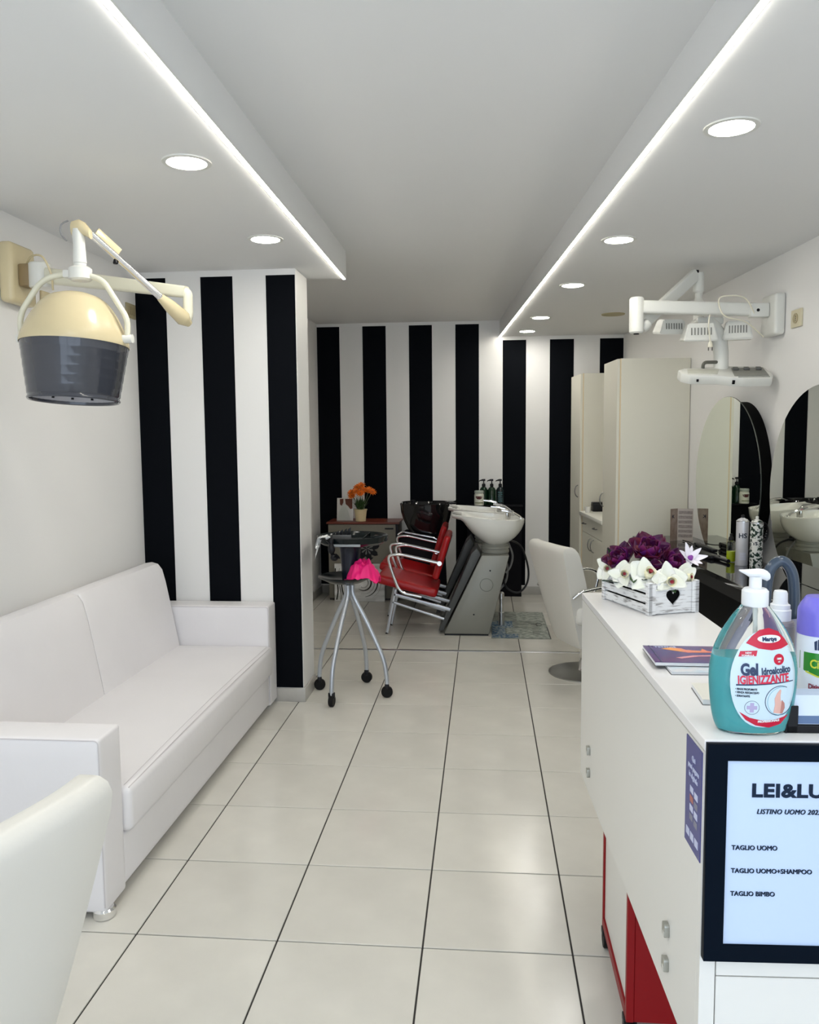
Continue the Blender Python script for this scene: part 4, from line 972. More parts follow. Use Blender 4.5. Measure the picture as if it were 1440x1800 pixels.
H('grab_handle', tube(B(), bend([(-0.105, 0.07, 0.0), (-0.105, 0.085, 0.055), (0.005, 0.085, 0.055), (0.005, 0.075, 0.0)], 0.02), 0.008, 10).copy() if False else (lambda b_: (b_.transform(Mt), b_)[1])(tube(B(), bend([(-0.105, 0.05, 0.0), (-0.105, 0.065, 0.050), (0.005, 0.065, 0.050), (0.005, 0.055, 0.0)], 0.02), 0.009, 10)), mat('handle_olive', (0.10, 0.10, 0.08), 0.4), ty)
H('cord', tube(B(), spline([(1.36, 4.30, 2.03), (1.30, 4.27, 2.115), (1.22, 4.26, 2.13), (1.17, 4.27, 2.115), (1.19, 4.24, 2.03), (1.30, 4.26, 2.0), (1.40, 4.30, 1.93)], 7), 0.0035, 8), offwhite)
pl = H('plug_cord', tube(B(), spline([(1.128, 4.27, 2.04), (1.120, 4.26, 1.99), (1.126, 4.26, 1.94), (1.130, 4.26, 1.905)], 6), 0.0035, 8), offwhite)
H('plug', lathe(B(), [(0.004, 0.016), (0.009, 0.010), (0.013, -0.006), (0.012, -0.014), (0, -0.014)], c=(1.131, 4.26, 1.893), n=12, sx=1.0, sy=0.5), offwhite, pl)
for dx in (-0.009, 0.009): H('pin', cyl(B(), (1.131+dx, 4.26, 1.880), (1.131+dx, 4.26, 1.862), 0.002, 8), blackpl, pl)

# ------------------------------------------------------------------ tall cabinets and the low unit between them
def arc_handle(y, z, parent, x=-0.505, h=0.10, horiz=False):
    pts = []
    for k in range(9):
        a = PI*k/8; o_ = 0.028*math.sin(a); q = -h/2*math.cos(a)
        pts.append((x-o_, y+(q if horiz else 0), z+(0 if horiz else q)))
    return obj('handle', tube(B(), pts, 0.004, 8), mat('dark_steel', (0.20, 0.20, 0.19), 0.3, 0.8), parent)
CD, CZ = 0.485, 1.955
def tall_cabinet(y, length, label, handle_y):
    t = wall_thing('tall_cabinet', label, 'cabinet', y, 0)
    obj('cabinet_body', box(B(), -CD+0.020, -0.004, 0, length, 0, CZ, 0.001, 1), wardm, t, smooth=0)
    d = obj('door', box(B(), -CD-0.006, -CD+0.012, 0.001, length-0.001, 0.06, CZ-0.003, 0.001, 1), wardm, t, smooth=0)
    obj('edge_band', box(B(), -CD+0.0125, -CD+0.0195, 0.0005, length-0.0005, 0.0, CZ-0.001), edgeb, t, smooth=0)
    arc_handle(handle_y, 0.985, d, x=-CD-0.005)
    return t
t1 = tall_cabinet(5.640, 0.395, 'tall cream cabinet nearer the mirrors, full side panel in view', 0.365)
t2 = tall_cabinet(6.875, 0.42, 'tall cream cabinet farther back, in the corner by the striped wall', 0.075)
lc = wall_thing('low_cabinet', 'low cream cabinet with drawer and doors between the two tall cabinets', 'cabinet', 6.04, 0)
LN = 0.832
obj('cabinet_body', box(B(), -CD+0.035, -0.004, 0.002, LN-0.002, 0.0, 0.795), wardm, lc, smooth=0)
obj('worktop', box(B(), -CD-0.012, -0.004, 0.002, LN-0.002, 0.797, 0.826, 0.004), mat('worktop_cream', (0.74, 0.73, 0.66), 0.35), lc)
for y0, y1 in ((0.012, 0.414), (0.418, 0.820)):
    dr = obj('drawer', box(B(), -CD+0.014, -CD+0.034, y0, y1, 0.665, 0.790, 0.001, 1), wardm, lc, smooth=0); arc_handle((y0+y1)/2+0.08, 0.735, dr, x=-CD+0.015, h=0.09, horiz=True)
    dd = obj('door', box(B(), -CD+0.014, -CD+0.034, y0, y1, 0.06, 0.660, 0.001, 1), wardm, lc, smooth=0); arc_handle(y0+0.05 if y0 > 0.2 else y1-0.05, 0.59, dd, x=-CD+0.015)
bk = wall_thing('black_case', 'black flat case standing on the low cabinet against the far tall cabinet', 'case', 6.78, 0.8262)
obj('case_body', box(B(), -0.40, -0.06, 0.0, 0.08, 0, 0.075, 0.006), blackpl, bk)
obj('lid_seam', box(B(), -0.402, -0.058, -0.002, 0.082, 0.050, 0.053, 0.001, 1), blackrub, bk)
gls = wall_thing('white_cup', 'small white cup on the far end of the low cabinet worktop', 'cup', 6.72, 0.8262)
obj('cup_body', lathe(B(), [(0.018, 0), (0.020, 0.002), (0.024, 0.045), (0.022, 0.045), (0.018, 0.004), (0, 0.004)], c=(-0.455, 0, 0), n=20), porc, gls)

# ------------------------------------------------------------------ back wall: small cabinet and its things
bc = thing('small_cabinet', 'low grey-beige cabinet with a dark red-brown top against the striped back wall', 'cabinet', (-1.064, 7.28, 0))
gb_m = mat('taupe_laminate', (0.20, 0.185, 0.145), 0.45)
wobj('cabinet_body', box(B(), -1.376, -0.752, 7.12, 7.435, 0.0, 0.684), mat('cabinet_dark', (0.06, 0.05, 0.045), 0.5), bc, smooth=0)
dr = wobj('door', box(B(), -1.376, -0.775, 7.100, 7.119, 0.02, 0.680, 0.001, 1), gb_m, bc, smooth=0)
wobj('top', box(B(), -1.392, -0.740, 7.092, 7.437, 0.685, 0.702, 0.002, 1), terra, bc, smooth=0)
wobj('handle', box(B(), -0.868, -0.792, 7.080, 7.092, 0.640, 0.652, 0.003), blackpl, dr)
wobj('side_post', box(B(), -0.774, -0.752, 7.100, 7.119, 0.0, 0.684), blackpl, bc, smooth=0)
# black flower decal
fd = tag(link_mesh('flower_decal', B(), blackpl, None), 'x', 'decal'); bpy.data.objects.remove(fd)
fd = thing('flower_decal', 'black flower-shaped decoration stuck on the small cabinet door', 'decoration', (-1.03, 7.098, 0.47))
for k in range(8):
    a = 2*PI*k/8+0.2; b = B(); prism(b, [(0.03, -0.008), (0.06, -0.026), (0.095, -0.020), (0.115, 0.0), (0.095, 0.022), (0.06, 0.026), (0.03, 0.008)], -0.004, 0.0, 'y')
    b.transform(RY(-a)); obj('petal', b, blackpl, fd)
for k in range(18):
    a = 2*PI*k/18; r_ = 0.05 if k % 2 else 0.035; b = B(); prism(b, [(0.0, -0.003), (r_, -0.007), (r_+0.010, 0.0), (r_, 0.007), (0.0, 0.003)], -0.008-0.0005*(k % 3), -0.0045, 'y')
    b.transform(RY(-a)); obj('inner_petal', b, mat('grey_petal', (0.16, 0.16, 0.15), 0.4) if k % 2 else blackpl, fd)
b = B(); prism(b, [(-0.002, -0.19), (0.006, -0.19), (0.004, -0.03), (-0.002, -0.03)], -0.003, 0, 'y'); obj('stalk', b, blackpl, fd)
for sx_, z in ((1, -0.10), (-1, -0.07), (1, -0.15)):
    b = B(); prism(b, [(0, 0), (0.025*sx_, 0.020), (0.055*sx_, 0.018), (0.03*sx_, -0.008)], -0.003, 0, 'y'); b.transform(T(0.002, 0, z)); obj('leaf', b, blackpl, fd)
# swirl picture leaning on the cabinet
sp = thing('swirl_panel', 'square silver panel with a raised swirl leaning on the small cabinet at floor level', 'wall art', (-1.095, 7.06, 0.0))
tl = RX(-0.05)
obj('canvas', box(B(), -0.225, 0.225, -0.012, 0.012, 0.0, 0.335, 0.002, 1, M=tl), mat('silver_canvas', (0.90, 0.90, 0.88), 0.35, 0.0, col2=(0.50, 0.49, 0.46), scale=5, stretch=(1, 1, 3)), sp)
for i in range(5):
    r0 = 0.035+0.030*i; pts = []
    for k in range(25):
        a = -2.6+0.4*i+4.6*k/24; rr = r0+0.018*k/24
        x, z = 0.03+rr*math.cos(a), 0.165+rr*math.sin(a)
        x = max(-0.215, min(0.215, x)); z = max(0.012, min(0.322, z)); pts.append(tl @ Vector((x, -0.014, z)))
    obj('swirl_ridge', tube(B(), pts, [0.0055*math.sin(PI*(k+1)/26)+0.001 for k in range(25)], 8), mat('swirl_dark', (0.05, 0.045, 0.035), 0.25, 0.6) if i % 2 else chrome, sp)
for i in range(4):
    obj('wave_ridge', tube(B(), [tl @ Vector((-0.205+0.028*i+0.012*math.sin(0.5*k+i), -0.014, 0.015+0.028*k)) for k in range(11)], 0.0055, 8), chrome if i % 2 else mat('swirl_dark', (0.05, 0.045, 0.035), 0.25, 0.6), sp)
# photo frame
pf_ = thing('photo_frame', 'silver-white picture frame with brown patches standing on the small cabinet', 'picture frame', (-1.245, 7.22, 0.7022), -0.1)
tl = RX(-0.12)
obj('frame', box(B(), -0.076, 0.076, -0.006, 0.006, 0, 0.205, 0.003, 2, M=tl), mat('frame_silver', (0.75, 0.74, 0.70), 0.25, 0.3), pf_)
b = prism(B(), [(-0.058, 0.008), (0.050, 0.008), (0.034, 0.085), (0.010, 0.125), (-0.012, 0.138), (-0.034, 0.118), (-0.054, 0.085)], -0.0072, -0.006, 'y', M=tl); obj('picture_sheet', b, mat('sheet_grey', (0.52, 0.54, 0.50), 0.5), pf_)
b = prism(B(), [(-0.050, 0.195), (-0.016, 0.198), (-0.016, 0.165), (-0.030, 0.135), (-0.046, 0.145)], -0.0085, -0.0062, 'y', M=tl); obj('brown_patch', b, mat('patch_brown', (0.14, 0.04, 0.02), 0.5), pf_)
b = prism(B(), [(0.000, 0.196), (0.066, 0.198), (0.070, 0.110), (0.050, 0.105), (0.030, 0.130), (0.006, 0.150)], -0.0085, -0.0062, 'y', M=tl); obj('brown_patch', b, mat('patch_brown', (0.14, 0.04, 0.02), 0.5), pf_)
obj('prop', box(B(), -0.01, 0.01, 0.006, 0.060, 0, 0.006), blackpl, pf_)
# orange flowers in a pot
fp = thing('flower_pot', 'cream pot of orange artificial flowers on the small cabinet', 'potted flowers', (-1.097, 7.19, 0.7022))
obj('pot', lathe(B(), [(0.042, 0), (0.044, 0.002), (0.056, 0.098), (0.060, 0.100), (0.060, 0.108), (0.054, 0.108), (0.052, 0.095), (0, 0.095)], n=28), potm, fp)
random.seed(21)
b = B()
for k in range(70):
    a = random.uniform(0, 2*PI); r0 = random.uniform(0, 0.03); r1 = random.uniform(0.02, 0.085); h = random.uniform(0.04, 0.13)
    p0 = Vector((r0*math.cos(a), r0*math.sin(a), 0.095)); p1 = Vector((r1*math.cos(a), r1*math.sin(a), 0.10+h))
    s = Vector((-math.sin(a), math.cos(a), 0))*0.006; m_ = (p0+p1)/2+Vector((0, 0, 0.01))
    q = [b.verts.new(v) for v in (p0, m_-s, p1, m_+s)]; b.faces.new(q)
fo = obj('foliage', b, leafg, fp, smooth=0); fo['kind'] = 'stuff'
op = petal_mesh('op', orange, 0.050, 0.016, 0.15, 0.45)
heads = [(-0.078, -0.01, 0.255), (-0.070, -0.03, 0.225), (-0.025, 0.0, 0.300), (0.012, -0.03, 0.318), (-0.030, -0.045, 0.270), (0.028, -0.02, 0.275), (0.008, -0.05, 0.250), (0.078, -0.01, 0.278), (0.108, -0.02, 0.262)]
for x, y, z in heads:
    obj('stem', tube(B(), spline([(x*0.15, y*0.15, 0.09), (x*0.5, y*0.4, 0.17), (x, y, z-0.004)], 5), 0.0018, 6), mat('stem_green', (0.16, 0.20, 0.10), 0.5), fp)
    hd_ = obj('flower_head', lathe(B(), [(0.004, -0.006), (0.010, 0), (0.009, 0.008), (0, 0.010)], n=10, M=T(x, y, z)), mat('orange_core', (0.45, 0.09, 0.005), 0.6), fp)
    d = face_to((x*4, -0.8+y, 0.9))
    for rr in range(2):
        for k in range(11):
            o = bpy.data.objects.new('petal', op); C.objects.link(o); o.parent = hd_
            o.matrix_local = T(x, y, z) @ d @ RZ(2*PI*k/11+0.25*rr) @ RY(-0.12-0.5*rr) @ Matrix.Scale(1.0-0.2*rr, 4)
# black pillar unit under the bottle shelf
bu = thing('black_shelf_unit', 'black low wall unit holding the shampoo bottles behind the wash basins', 'wall unit', (0.12, 7.38, 0.0))
wobj('unit_body', box(B(), -0.15, 0.34, 7.34, 7.436, 0.0, 0.815, 0.002, 1), mat('unit_black', (0.004, 0.004, 0.006), 0.6, spec=0.15), bu)
wobj('shelf_top', box(B(), -0.16, 0.35, 7.30, 7.447, 0.8155, 0.831, 0.002, 1), mat('unit_black', (0.004, 0.004, 0.006), 0.6), bu)
def pump_bottle(x, y, label, h=0.165, m=green_g, strip=None):
    t = thing('pump_bottle', label, 'bottle', (x, y, 0.8312))
    obj('bottle_body', lathe(B(), [(0.033, 0), (0.0365, 0.003), (0.0365, h-0.03), (0.026, h-0.010), (0.012, h), (0.012, h+0.006)], n=24), m, t)
    obj('collar', lathe(B(), [(0.0135, h), (0.0155, h+0.002), (0.0155, h+0.024), (0.008, h+0.028), (0.005, h+0.032), (0.005, h+0.055)], n=16), blackpl, t)
    obj('pump_head', tube(B(), [(0.014, 0, h+0.060), (-0.010, 0, h+0.060), (-0.036, 0, h+0.054), (-0.040, 0, h+0.046)], [0.009, 0.0085, 0.0045, 0.0035], 10), blackpl, t)
    if strip:
        f_ = lambda z: (0.0365, 0.0365)
        for i in range(5): wrapped('printed_line', dense_plate([(-0.020, 0.03+0.02*i), (0.018, 0.03+0.02*i), (0.018, 0.042+0.02*i), (-0.020, 0.042+0.02*i)], step=0.008), strip, t, f_, 0.0006)
pump_bottle(0.000, 7.385, 'dark green pump bottle behind the white jar, leftmost on the black unit')
pump_bottle(0.072, 7.375, 'dark green pump bottle in the middle of the row on the black unit')
pump_bottle(0.148, 7.375, 'dark pump bottle with a teal printed label, rightmost on the black unit', m=mat('black_teal', (0.004, 0.012, 0.014), 0.15), strip=mat('print_teal', (0.04, 0.10, 0.11), 0.4))
jr = thing('cream_jar', 'white jar with a brown and green label in front of the pump bottles', 'jar', (-0.042, 7.325, 0.8312))
jb = obj('jar_body', lathe(B(), [(0.040, 0), (0.043, 0.003), (0.043, 0.095), (0.038, 0.106), (0.036, 0.110)], n=28), mat('jar_white', (0.70, 0.70, 0.60), 0.3), jr)
obj('lid', lathe(B(), [(0.040, 0.110), (0.041, 0.112), (0.041, 0.130), (0.038, 0.133), (0, 0.133)], n=28), mat('jar_lid', (0.50, 0.55, 0.48), 0.3), jr)
fj = lambda z: (0.043, 0.043)
wrapped('label_print', dense_plate([(-0.030, 0.085), (0.030, 0.085), (0.026, 0.066), (0.010, 0.056), (-0.014, 0.058), (-0.028, 0.070)], step=0.008), mat('jar_brown', (0.09, 0.015, 0.015), 0.5), jb, fj, 0.0006)
wrapped('label_print', dense_plate([(-0.036, 0.022), (0.036, 0.022), (0.036, 0.029), (-0.036, 0.029)], step=0.008), mat('jar_green', (0.13, 0.16, 0.03), 0.5), jb, fj, 0.0006)

# ------------------------------------------------------------------ backwash units
def basin(t, x0, y, m, flip=1, tap=True):
    """basin of length .52 along +X with the neck at x0; rim height .88 at the neck"""
    def sec(u):
        # u 0..1 along length; returns x, halfwidth, rim z, bottom z
        x = x0+0.525*u
        hw = 0.085+0.155*math.sin(PI*min(1, u*0.80+0.10))**0.8
        hw *= (1-max(0, (u-0.82)/0.18)**2.2*0.86)
        rim = 0.885-0.045*u**0.8
        bot = rim-0.030-0.185*max(0, math.sin(PI*min(1, max(0, (u-0.14)/0.86))*0.93+0.05))**0.85 if u > 0.12 else rim-0.035-0.05*u
        if u > 0.6: bot = rim-0.03-0.18*math.cos((u-0.6)/0.4*PI/2)**0.7
        return x, hw, rim, bot
    b = B(); nu, nv = 26, 24; rings = []
    for i in range(nu+1):
        u = i/nu; x, hw, rim, bot = sec(u); ring = []
        th = 0.016; d = rim-bot
        for j in range(nv+1):                       # outer skin from rim to rim through the bottom
            a = PI*j/nv; ring.append((x, y+hw*math.cos(a), rim-d*math.sin(a)**0.8))
        for j in range(nv, -1, -1):                 # inner skin
            a = PI*j/nv; dd = max(0.006, d*0.78-0.01)
            ring.append((x, y+(hw-th)*math.cos(a), rim+0.003-dd*math.sin(a)**0.8*(0.5+0.5*min(1, u/0.3))*(1 if u < 0.86 else 0.6)))
        rings.append(ring)
    loft(b, rings)
    o = wobj('basin', b, m, t, smooth=60)
    if tap:
        tx = x0+0.40
        wobj('tap_body', lathe(B(), [(0.024, 0.835), (0.024, 0.885), (0.018, 0.890), (0, 0.890)], c=(tx, y+0.0, 0), n=18), chrome, o)
        wobj('tap_lever', tube(B(), [(tx, y, 0.885), (tx-0.02, y, 0.915), (tx-0.06, y, 0.925), (tx-0.12, y, 0.930)], [0.014, 0.012, 0.008, 0.006], 10), chrome, o)
        wobj('shower_head', tube(B(), spline([(tx-0.04, y-0.03, 0.905), (tx+0.03, y-0.03, 0.89), (tx+0.09, y-0.02, 0.855), (tx+0.10, y-0.02, 0.835)], 5), 0.011, 10), chrome, o)
        wobj('ceramic_knob', lathe(B(), [(0.010, 0.835), (0.014, 0.842), (0.010, 0.852), (0, 0.853)], c=(x0+0.50, y, 0), n=12), m, o)
    return o
def backwash(name, label, y, dx, basin_m, chair_m, frame_m, ped_m, arm=True, group=None, z_seat=0.37):
    t = thing(name, label, 'wash unit', (-0.15+dx, y, 0), 0, group)
    P = lambda n, b, m, p=None, **k: wobj(n, b, m, p or t, **k)
    X = lambda x: x+dx
    hw = 0.17
    # pedestal
    poly = [(X(-0.290), 0.012), (X(0.038), 0.012), (X(0.183), 0.590), (X(-0.015), 0.590)]
    ped = P('pedestal', prism(B(), poly, y-hw, y+hw, 'y', 0.006), ped_m)
    P('dark_front', prism(B(), [(X(-0.330), 0.030), (X(-0.296), 0.030), (X(-0.022), 0.592), (X(-0.050), 0.640), (X(-0.09), 0.60)], y-hw+0.02, y+hw-0.02, 'y', 0.004), greyd, ped)
    P('base_plate', box(B(), X(-0.285), X(0.034), y-hw+0.004, y+hw-0.004, 0.0, 0.0115), blackpl, ped)
    for cx, cz, r_ in ((X(0.046), 0.480, 0.006), (X(-0.072), 0.187-0.03, 0.006)):
        P('bolt', cyl(B(), (cx, y-hw-0.004, cz), (cx, y-hw+0.001, cz), r_, 12), blackpl, ped)
    P('round_plate', tube(B(), [(X(0.020)+0.047*math.cos(2*PI*k/32), y-hw-0.0005, 0.375+0.047*math.sin(2*PI*k/32)) for k in range(32)], 0.0018, 6, closed=True), mat('groove_grey', (0.14, 0.14, 0.12), 0.5), ped)
    P('neck_collar', lathe(B(), [(0.100, 0.592), (0.102, 0.598), (0.102, 0.612), (0.097, 0.614), (0.097, 0.622), (0.104, 0.626), (0.104, 0.640), (0.096, 0.644), (0.096, 0.665)], c=(X(0.085), y, 0), n=32), mat('collar_grey', (0.30, 0.30, 0.26), 0.4), ped)
    basin(t, X(-0.228), y, basin_m)
    # seat frame
    if frame_m:
        for s_ in (-1, 1):
            yy = y+s_*0.14
            P('leg', beam((X(-0.712), yy, 0.008), (X(-0.645), yy, 0.335), 0.022, 0.024), frame_m)
            P('rail', beam((X(-0.655), yy, 0.295), (X(-0.245), yy, 0.185), 0.022, 0.028), frame_m)
            P('rail', beam((X(-0.668), yy, 0.238), (X(-0.290), yy, 0.115), 0.022, 0.020), frame_m)
            P('foot_cap', cyl(B(), (X(-0.714), yy, 0.0), (X(-0.713), yy, 0.012), 0.012, 12), blackpl)
        P('seat_bracket', box(B(), X(-0.64), X(-0.37), y-0.10, y+0.10, 0.285, 0.335, 0.01, M=T(0, 0, 0)), blackpl)
    s = soft(B(), -0.225, 0.225, -0.235, 0.235, -0.032, 0.032, 0.022, 0.006)
    s.transform(T(X(-0.555), y, z_seat) @ RY(math.radians(14))); P('seat', s, chair_m)
    bk_ = soft(B(), -0.024, 0.024, -0.215, 0.215, -0.165, 0.165, 0.02, 0.006)
    bk_.transform(T(X(-0.305), y, 0.575) @ RY(math.radians(17))); bo = P('backrest', bk_, chair_m)
    P('backrest_shell', (lambda q: (q.transform(T(X(-0.282), y, 0.575) @ RY(math.radians(17))), q)[1])(soft(B(), -0.004, 0.006, -0.19, 0.19, -0.13, 0.13, 0.004, 0.0)), blackpl, bo)
    if arm:
        for s_ in (-1, 1):
            yy = y+s_*0.255
            p = bend([(X(-0.315), yy, 0.545), (X(-0.60), yy, 0.610), (X(-0.688), yy, 0.600), (X(-0.655), yy, 0.470), (X(-0.600), yy, 0.330), (X(-0.445), yy, 0.300)], 0.055, 6)
            a = P('armrest', tube(B(), p, 0.012, 12), chrome)
            P('arm_cap', cyl(B(), (X(-0.315), yy-0.016, 0.545), (X(-0.315), yy+0.016, 0.545), 0.017, 16), chrome, a)
    return t
backwash('backwash_unit', 'nearest wash unit with red seat, white basin and grey slanted pedestal', 5.93+0.09, 0.0, porc, redl, silverp, greym)
backwash('backwash_unit', 'second wash unit with red seat and white basin, right behind the nearest one', 6.62, -0.055, porc, redl, silverp, greym)
# black wash unit at the back
t = thing('backwash_unit', 'black wash unit with black basin and black armchair, farthest back', 'wash unit', (-0.45, 7.08, 0))
P = lambda n, b, m, p=None, **k: wobj(n, b, m, p or t, **k)
b = B(); rings = []
for z, w_, d_, cx in ((0.50, 0.10, 0.10, -0.46), (0.58, 0.135, 0.13, -0.475), (0.66, 0.175, 0.16, -0.49), (0.74, 0.205, 0.18, -0.497), (0.80, 0.220, 0.19, -0.50), (0.855, 0.225, 0.195, -0.50), (0.872, 0.228, 0.198, -0.50), (0.880, 0.222, 0.192, -0.50), (0.872, 0.210, 0.180, -0.50), (0.80, 0.19, 0.16, -0.50), (0.72, 0.14, 0.12, -0.49)):
    rings.append([(cx+math.copysign(abs(math.cos(a))**0.7, math.cos(a))*w_, 7.08+math.copysign(abs(math.sin(a))**0.7, math.sin(a))*d_, z) for a in [2*PI*k/40 for k in range(40)]])
bs = P('basin', loft(B(), rings), blackgl)
P('neck_lip', box(B(), -0.32, -0.235, 6.98, 7.18, 0.868, 0.892, 0.010), blackgl, bs)
P('rim_tap', lathe(B(), [(0.02, 0.86), (0.02, 0.895), (0, 0.898)], c=(-0.62, 7.12, 0), n=14), blackpl, bs)
P('pedestal', prism(B(), [(-0.60, 0.0), (-0.33, 0.0), (-0.36, 0.50), (-0.56, 0.50)], 7.0, 7.16, 'y', 0.008), blackpl)
P('armchair_side', prism(B(), [(-0.790, 0.10), (-0.745, 0.60), (-0.69, 0.625), (-0.42, 0.575), (-0.33, 0.52), (-0.31, 0.06), (-0.34, 0.02)], 6.90, 6.945, 'y', 0.012), mat('black_leather', (0.004, 0.004, 0.007), 0.6, bump=0.1, bscale=50, spec=0.2))
P('armchair_side', prism(B(), [(-0.730, 0.10), (-0.725, 0.60), (-0.69, 0.625), (-0.62, 0.61), (-0.62, 0.02)], 7.21, 7.255, 'y', 0.012), mat('black_leather', (0.006, 0.006, 0.010), 0.4))
P('seat', soft(B(), -0.79, -0.605, 6.95, 7.075, 0.30, 0.40, 0.02, 0.004), mat('black_leather', (0.006, 0.006, 0.010), 0.4))
P('armrest_rail', tube(B(), bend([(-0.735, 6.91, 0.612), (-0.70, 6.91, 0.640), (-0.43, 6.91, 0.590), (-0.40, 6.91, 0.575)], 0.02), 0.009, 10), chrome)
P('foot', tube(B(), [(-0.34, 6.93, 0.06), (-0.28, 6.93, 0.09), (-0.24, 6.93, 0.03), (-0.24, 6.93, 0.004)], 0.012, 10), silverp)
# hoses behind the basins
hz_ = thing('water_hoses', 'black and grey hoses hanging behind the wash basins down to the floor pipe', 'hose', (0.27, 6.45, 0.0))
cab = mat('hose_black', (0.008, 0.008, 0.010), 0.35)
wobj('black_hose', tube(B(), spline([(0.19, 6.05, 0.68), (0.28, 6.12, 0.62), (0.335, 6.16, 0.45), (0.325, 6.16, 0.33), (0.26, 6.15, 0.265), (0.175, 6.14, 0.30), (0.14, 6.12, 0.40)], 7), 0.0075, 10), cab, hz_)
wobj('grey_hose', tube(B(), spline([(0.18, 6.05, 0.66), (0.215, 6.10, 0.56), (0.20, 6.12, 0.47), (0.165, 6.12, 0.42)], 7), 0.008, 10), mat('hose_grey', (0.20, 0.20, 0.20), 0.4), hz_)
wobj('grey_hose', tube(B(), spline([(0.15, 6.10, 0.56), (0.18, 6.16, 0.45), (0.165, 6.18, 0.34), (0.11, 6.18, 0.27)], 7), 0.008, 10), mat('hose_grey', (0.20, 0.20, 0.20), 0.4), hz_)
wobj('floor_pipe', lathe(B(), [(0.024, 0.0), (0.024, 0.10), (0.017, 0.105), (0.017, 0.20), (0.022, 0.205), (0.022, 0.25), (0.012, 0.26)], c=(0.135, 6.20, 0), n=16), alu, hz_)

# patchwork floor mat
mt = tag(obj('floor_mat', B(), blackrub, None), 'x', 'mat'); bpy.data.objects.remove(mt)
mt = thing('floor_mat', 'thin grey patchwork floor mat with blue patterned patches beside the wash unit', 'mat', (0.265, 6.20, 0.0))
matg = mat('mat_grey', (0.30, 0.32, 0.28), 0.55, col2=(0.15, 0.17, 0.15), scale=16, lo=0.4, hi=0.6)
matb = mat('mat_blue', (0.03, 0.10, 0.20), 0.5, col2=(0.30, 0.34, 0.34), scale=55, lo=0.48, hi=0.52)
matw = mat('mat_pale', (0.42, 0.44, 0.40), 0.55, col2=(0.20, 0.23, 0.20), scale=30, lo=0.4, hi=0.6)
y0, y1 = 5.775, 6.67
wobj('base_sheet', box(B(), 0.055, 0.480, y0, y1, 0.0002, 0.0035), matg, mt, smooth=0)
wobj('edge_line', box(B(), 0.474, 0.480, y0, y0+0.35, 0.0036, 0.0042), blackpl, mt, smooth=0)
for a, b_, c, d, m in ((0.06, 0.25, y0+0.01, y0+0.13, matb), (0.06, 0.22, y0+0.33, y0+0.55, matb), (0.06, 0.16, y0+0.14, y0+0.32, matb), (0.26, 0.47, y0+0.01, y0+0.13, matw), (0.17, 0.36, y0+0.14, y0+0.32, matw), (0.23, 0.40, y0+0.33, y0+0.55, matg), (0.41, 0.472, y0+0.14, y0+0.55, matw), (0.06, 0.25, y0+0.56, y1-0.01, matg), (0.26, 0.47, y0+0.56, y1-0.01, matw)):
    wobj('patch', box(B(), a, b_, c, d, 0.0036, 0.0041), m, mt, smooth=0)
wobj('key_motif', tube(B(), [(0.42+0.022*math.cos(2*PI*k/16), y0+0.44+0.05*math.sin(2*PI*k/16), 0.0045) for k in range(16)], 0.002, 6, closed=True), blackpl, mt)
wobj('key_motif', box(B(), 0.36, 0.47, y0+0.435, y0+0.445, 0.0042, 0.0048), blackpl, mt, smooth=0)

# ------------------------------------------------------------------ trolley on four curved legs
tr = thing('salon_trolley', 'tool trolley with two dark round trays on four bent silver legs with black casters', 'trolley', (-0.746, 4.455, 0))
P = lambda n, b, m, p=None, **k: wobj(n, b, m, p or tr, **k)
cx, cy_ = -0.748, 4.452
glass_b = mat('dark_tray', (0.004, 0.008, 0.009), 0.15, spec=0.35)
for (x, y), ax in (((-0.816, 4.225), 1.45), ((-0.537, 4.400), 0.15), ((-0.690, 4.672), -0.1), ((-0.940, 4.515), 0.2)):
    d = Vector((x-cx, y-cy_, 0)); u = d.normalized()
    pts = [Vector((cx, cy_, 0.625))+u*0.018, Vector((cx, cy_, 0.56))+u*0.026, Vector((cx, cy_, 0.44))+d*0.42, Vector((cx, cy_, 0.30))+d*0.74, Vector((cx, cy_, 0.20))+d*0.93, Vector((cx, cy_, 0.10))+d*1.0, Vector((cx, cy_, 0.060))+d*1.0]
    lg = P('leg', tube(B(), spline(pts, 5), 0.0125, 12), mat('leg_silver', (0.50, 0.53, 0.57), 0.3, 0.6))
    Mx = T(x, y, 0.0325) @ RZ(ax)
    P('caster', lathe(B(), [(0.006, -0.013), (0.028, -0.013), (0.0322, -0.009), (0.0322, 0.009), (0.028, 0.013), (0.006, 0.013)], n=24, M=Mx @ RX(PI/2)), blackrub, lg)
    P('caster_fork', box(B(), -0.012, 0.012, -0.017, 0.017, 0.014, 0.045, 0.004, M=Mx), blackpl, lg)
P('lower_tray', lathe(B(), [(0.03, 0.630), (0.09, 0.640), (0.150, 0.668), (0.156, 0.676), (0.150, 0.678), (0.08, 0.655), (0, 0.652)], c=(cx-0.020, cy_, 0), n=40), glass_b)
P('column', lathe(B(), [(0.048, 0.645), (0.050, 0.70), (0.056, 0.80), (0.064, 0.855), (0.07, 0.862)], c=(cx+0.008, cy_, 0), n=28), dkblue)
P('upper_tray', lathe(B(), [(0.10, 0.852), (0.165, 0.856), (0.188, 0.872), (0.198, 0.904), (0.194, 0.905), (0.184, 0.885), (0.165, 0.874), (0, 0.872)], c=(cx+0.02, cy_, 0), n=48), glass_b)
P('tray_lug', box(B(), -0.605, -0.530, 4.42, 4.48, 0.872, 0.905, 0.006), glass_b)
P('tray_divider', box(B(), -0.652, -0.646, 4.30, 4.60, 0.873, 0.905, 0.002), glass_b)
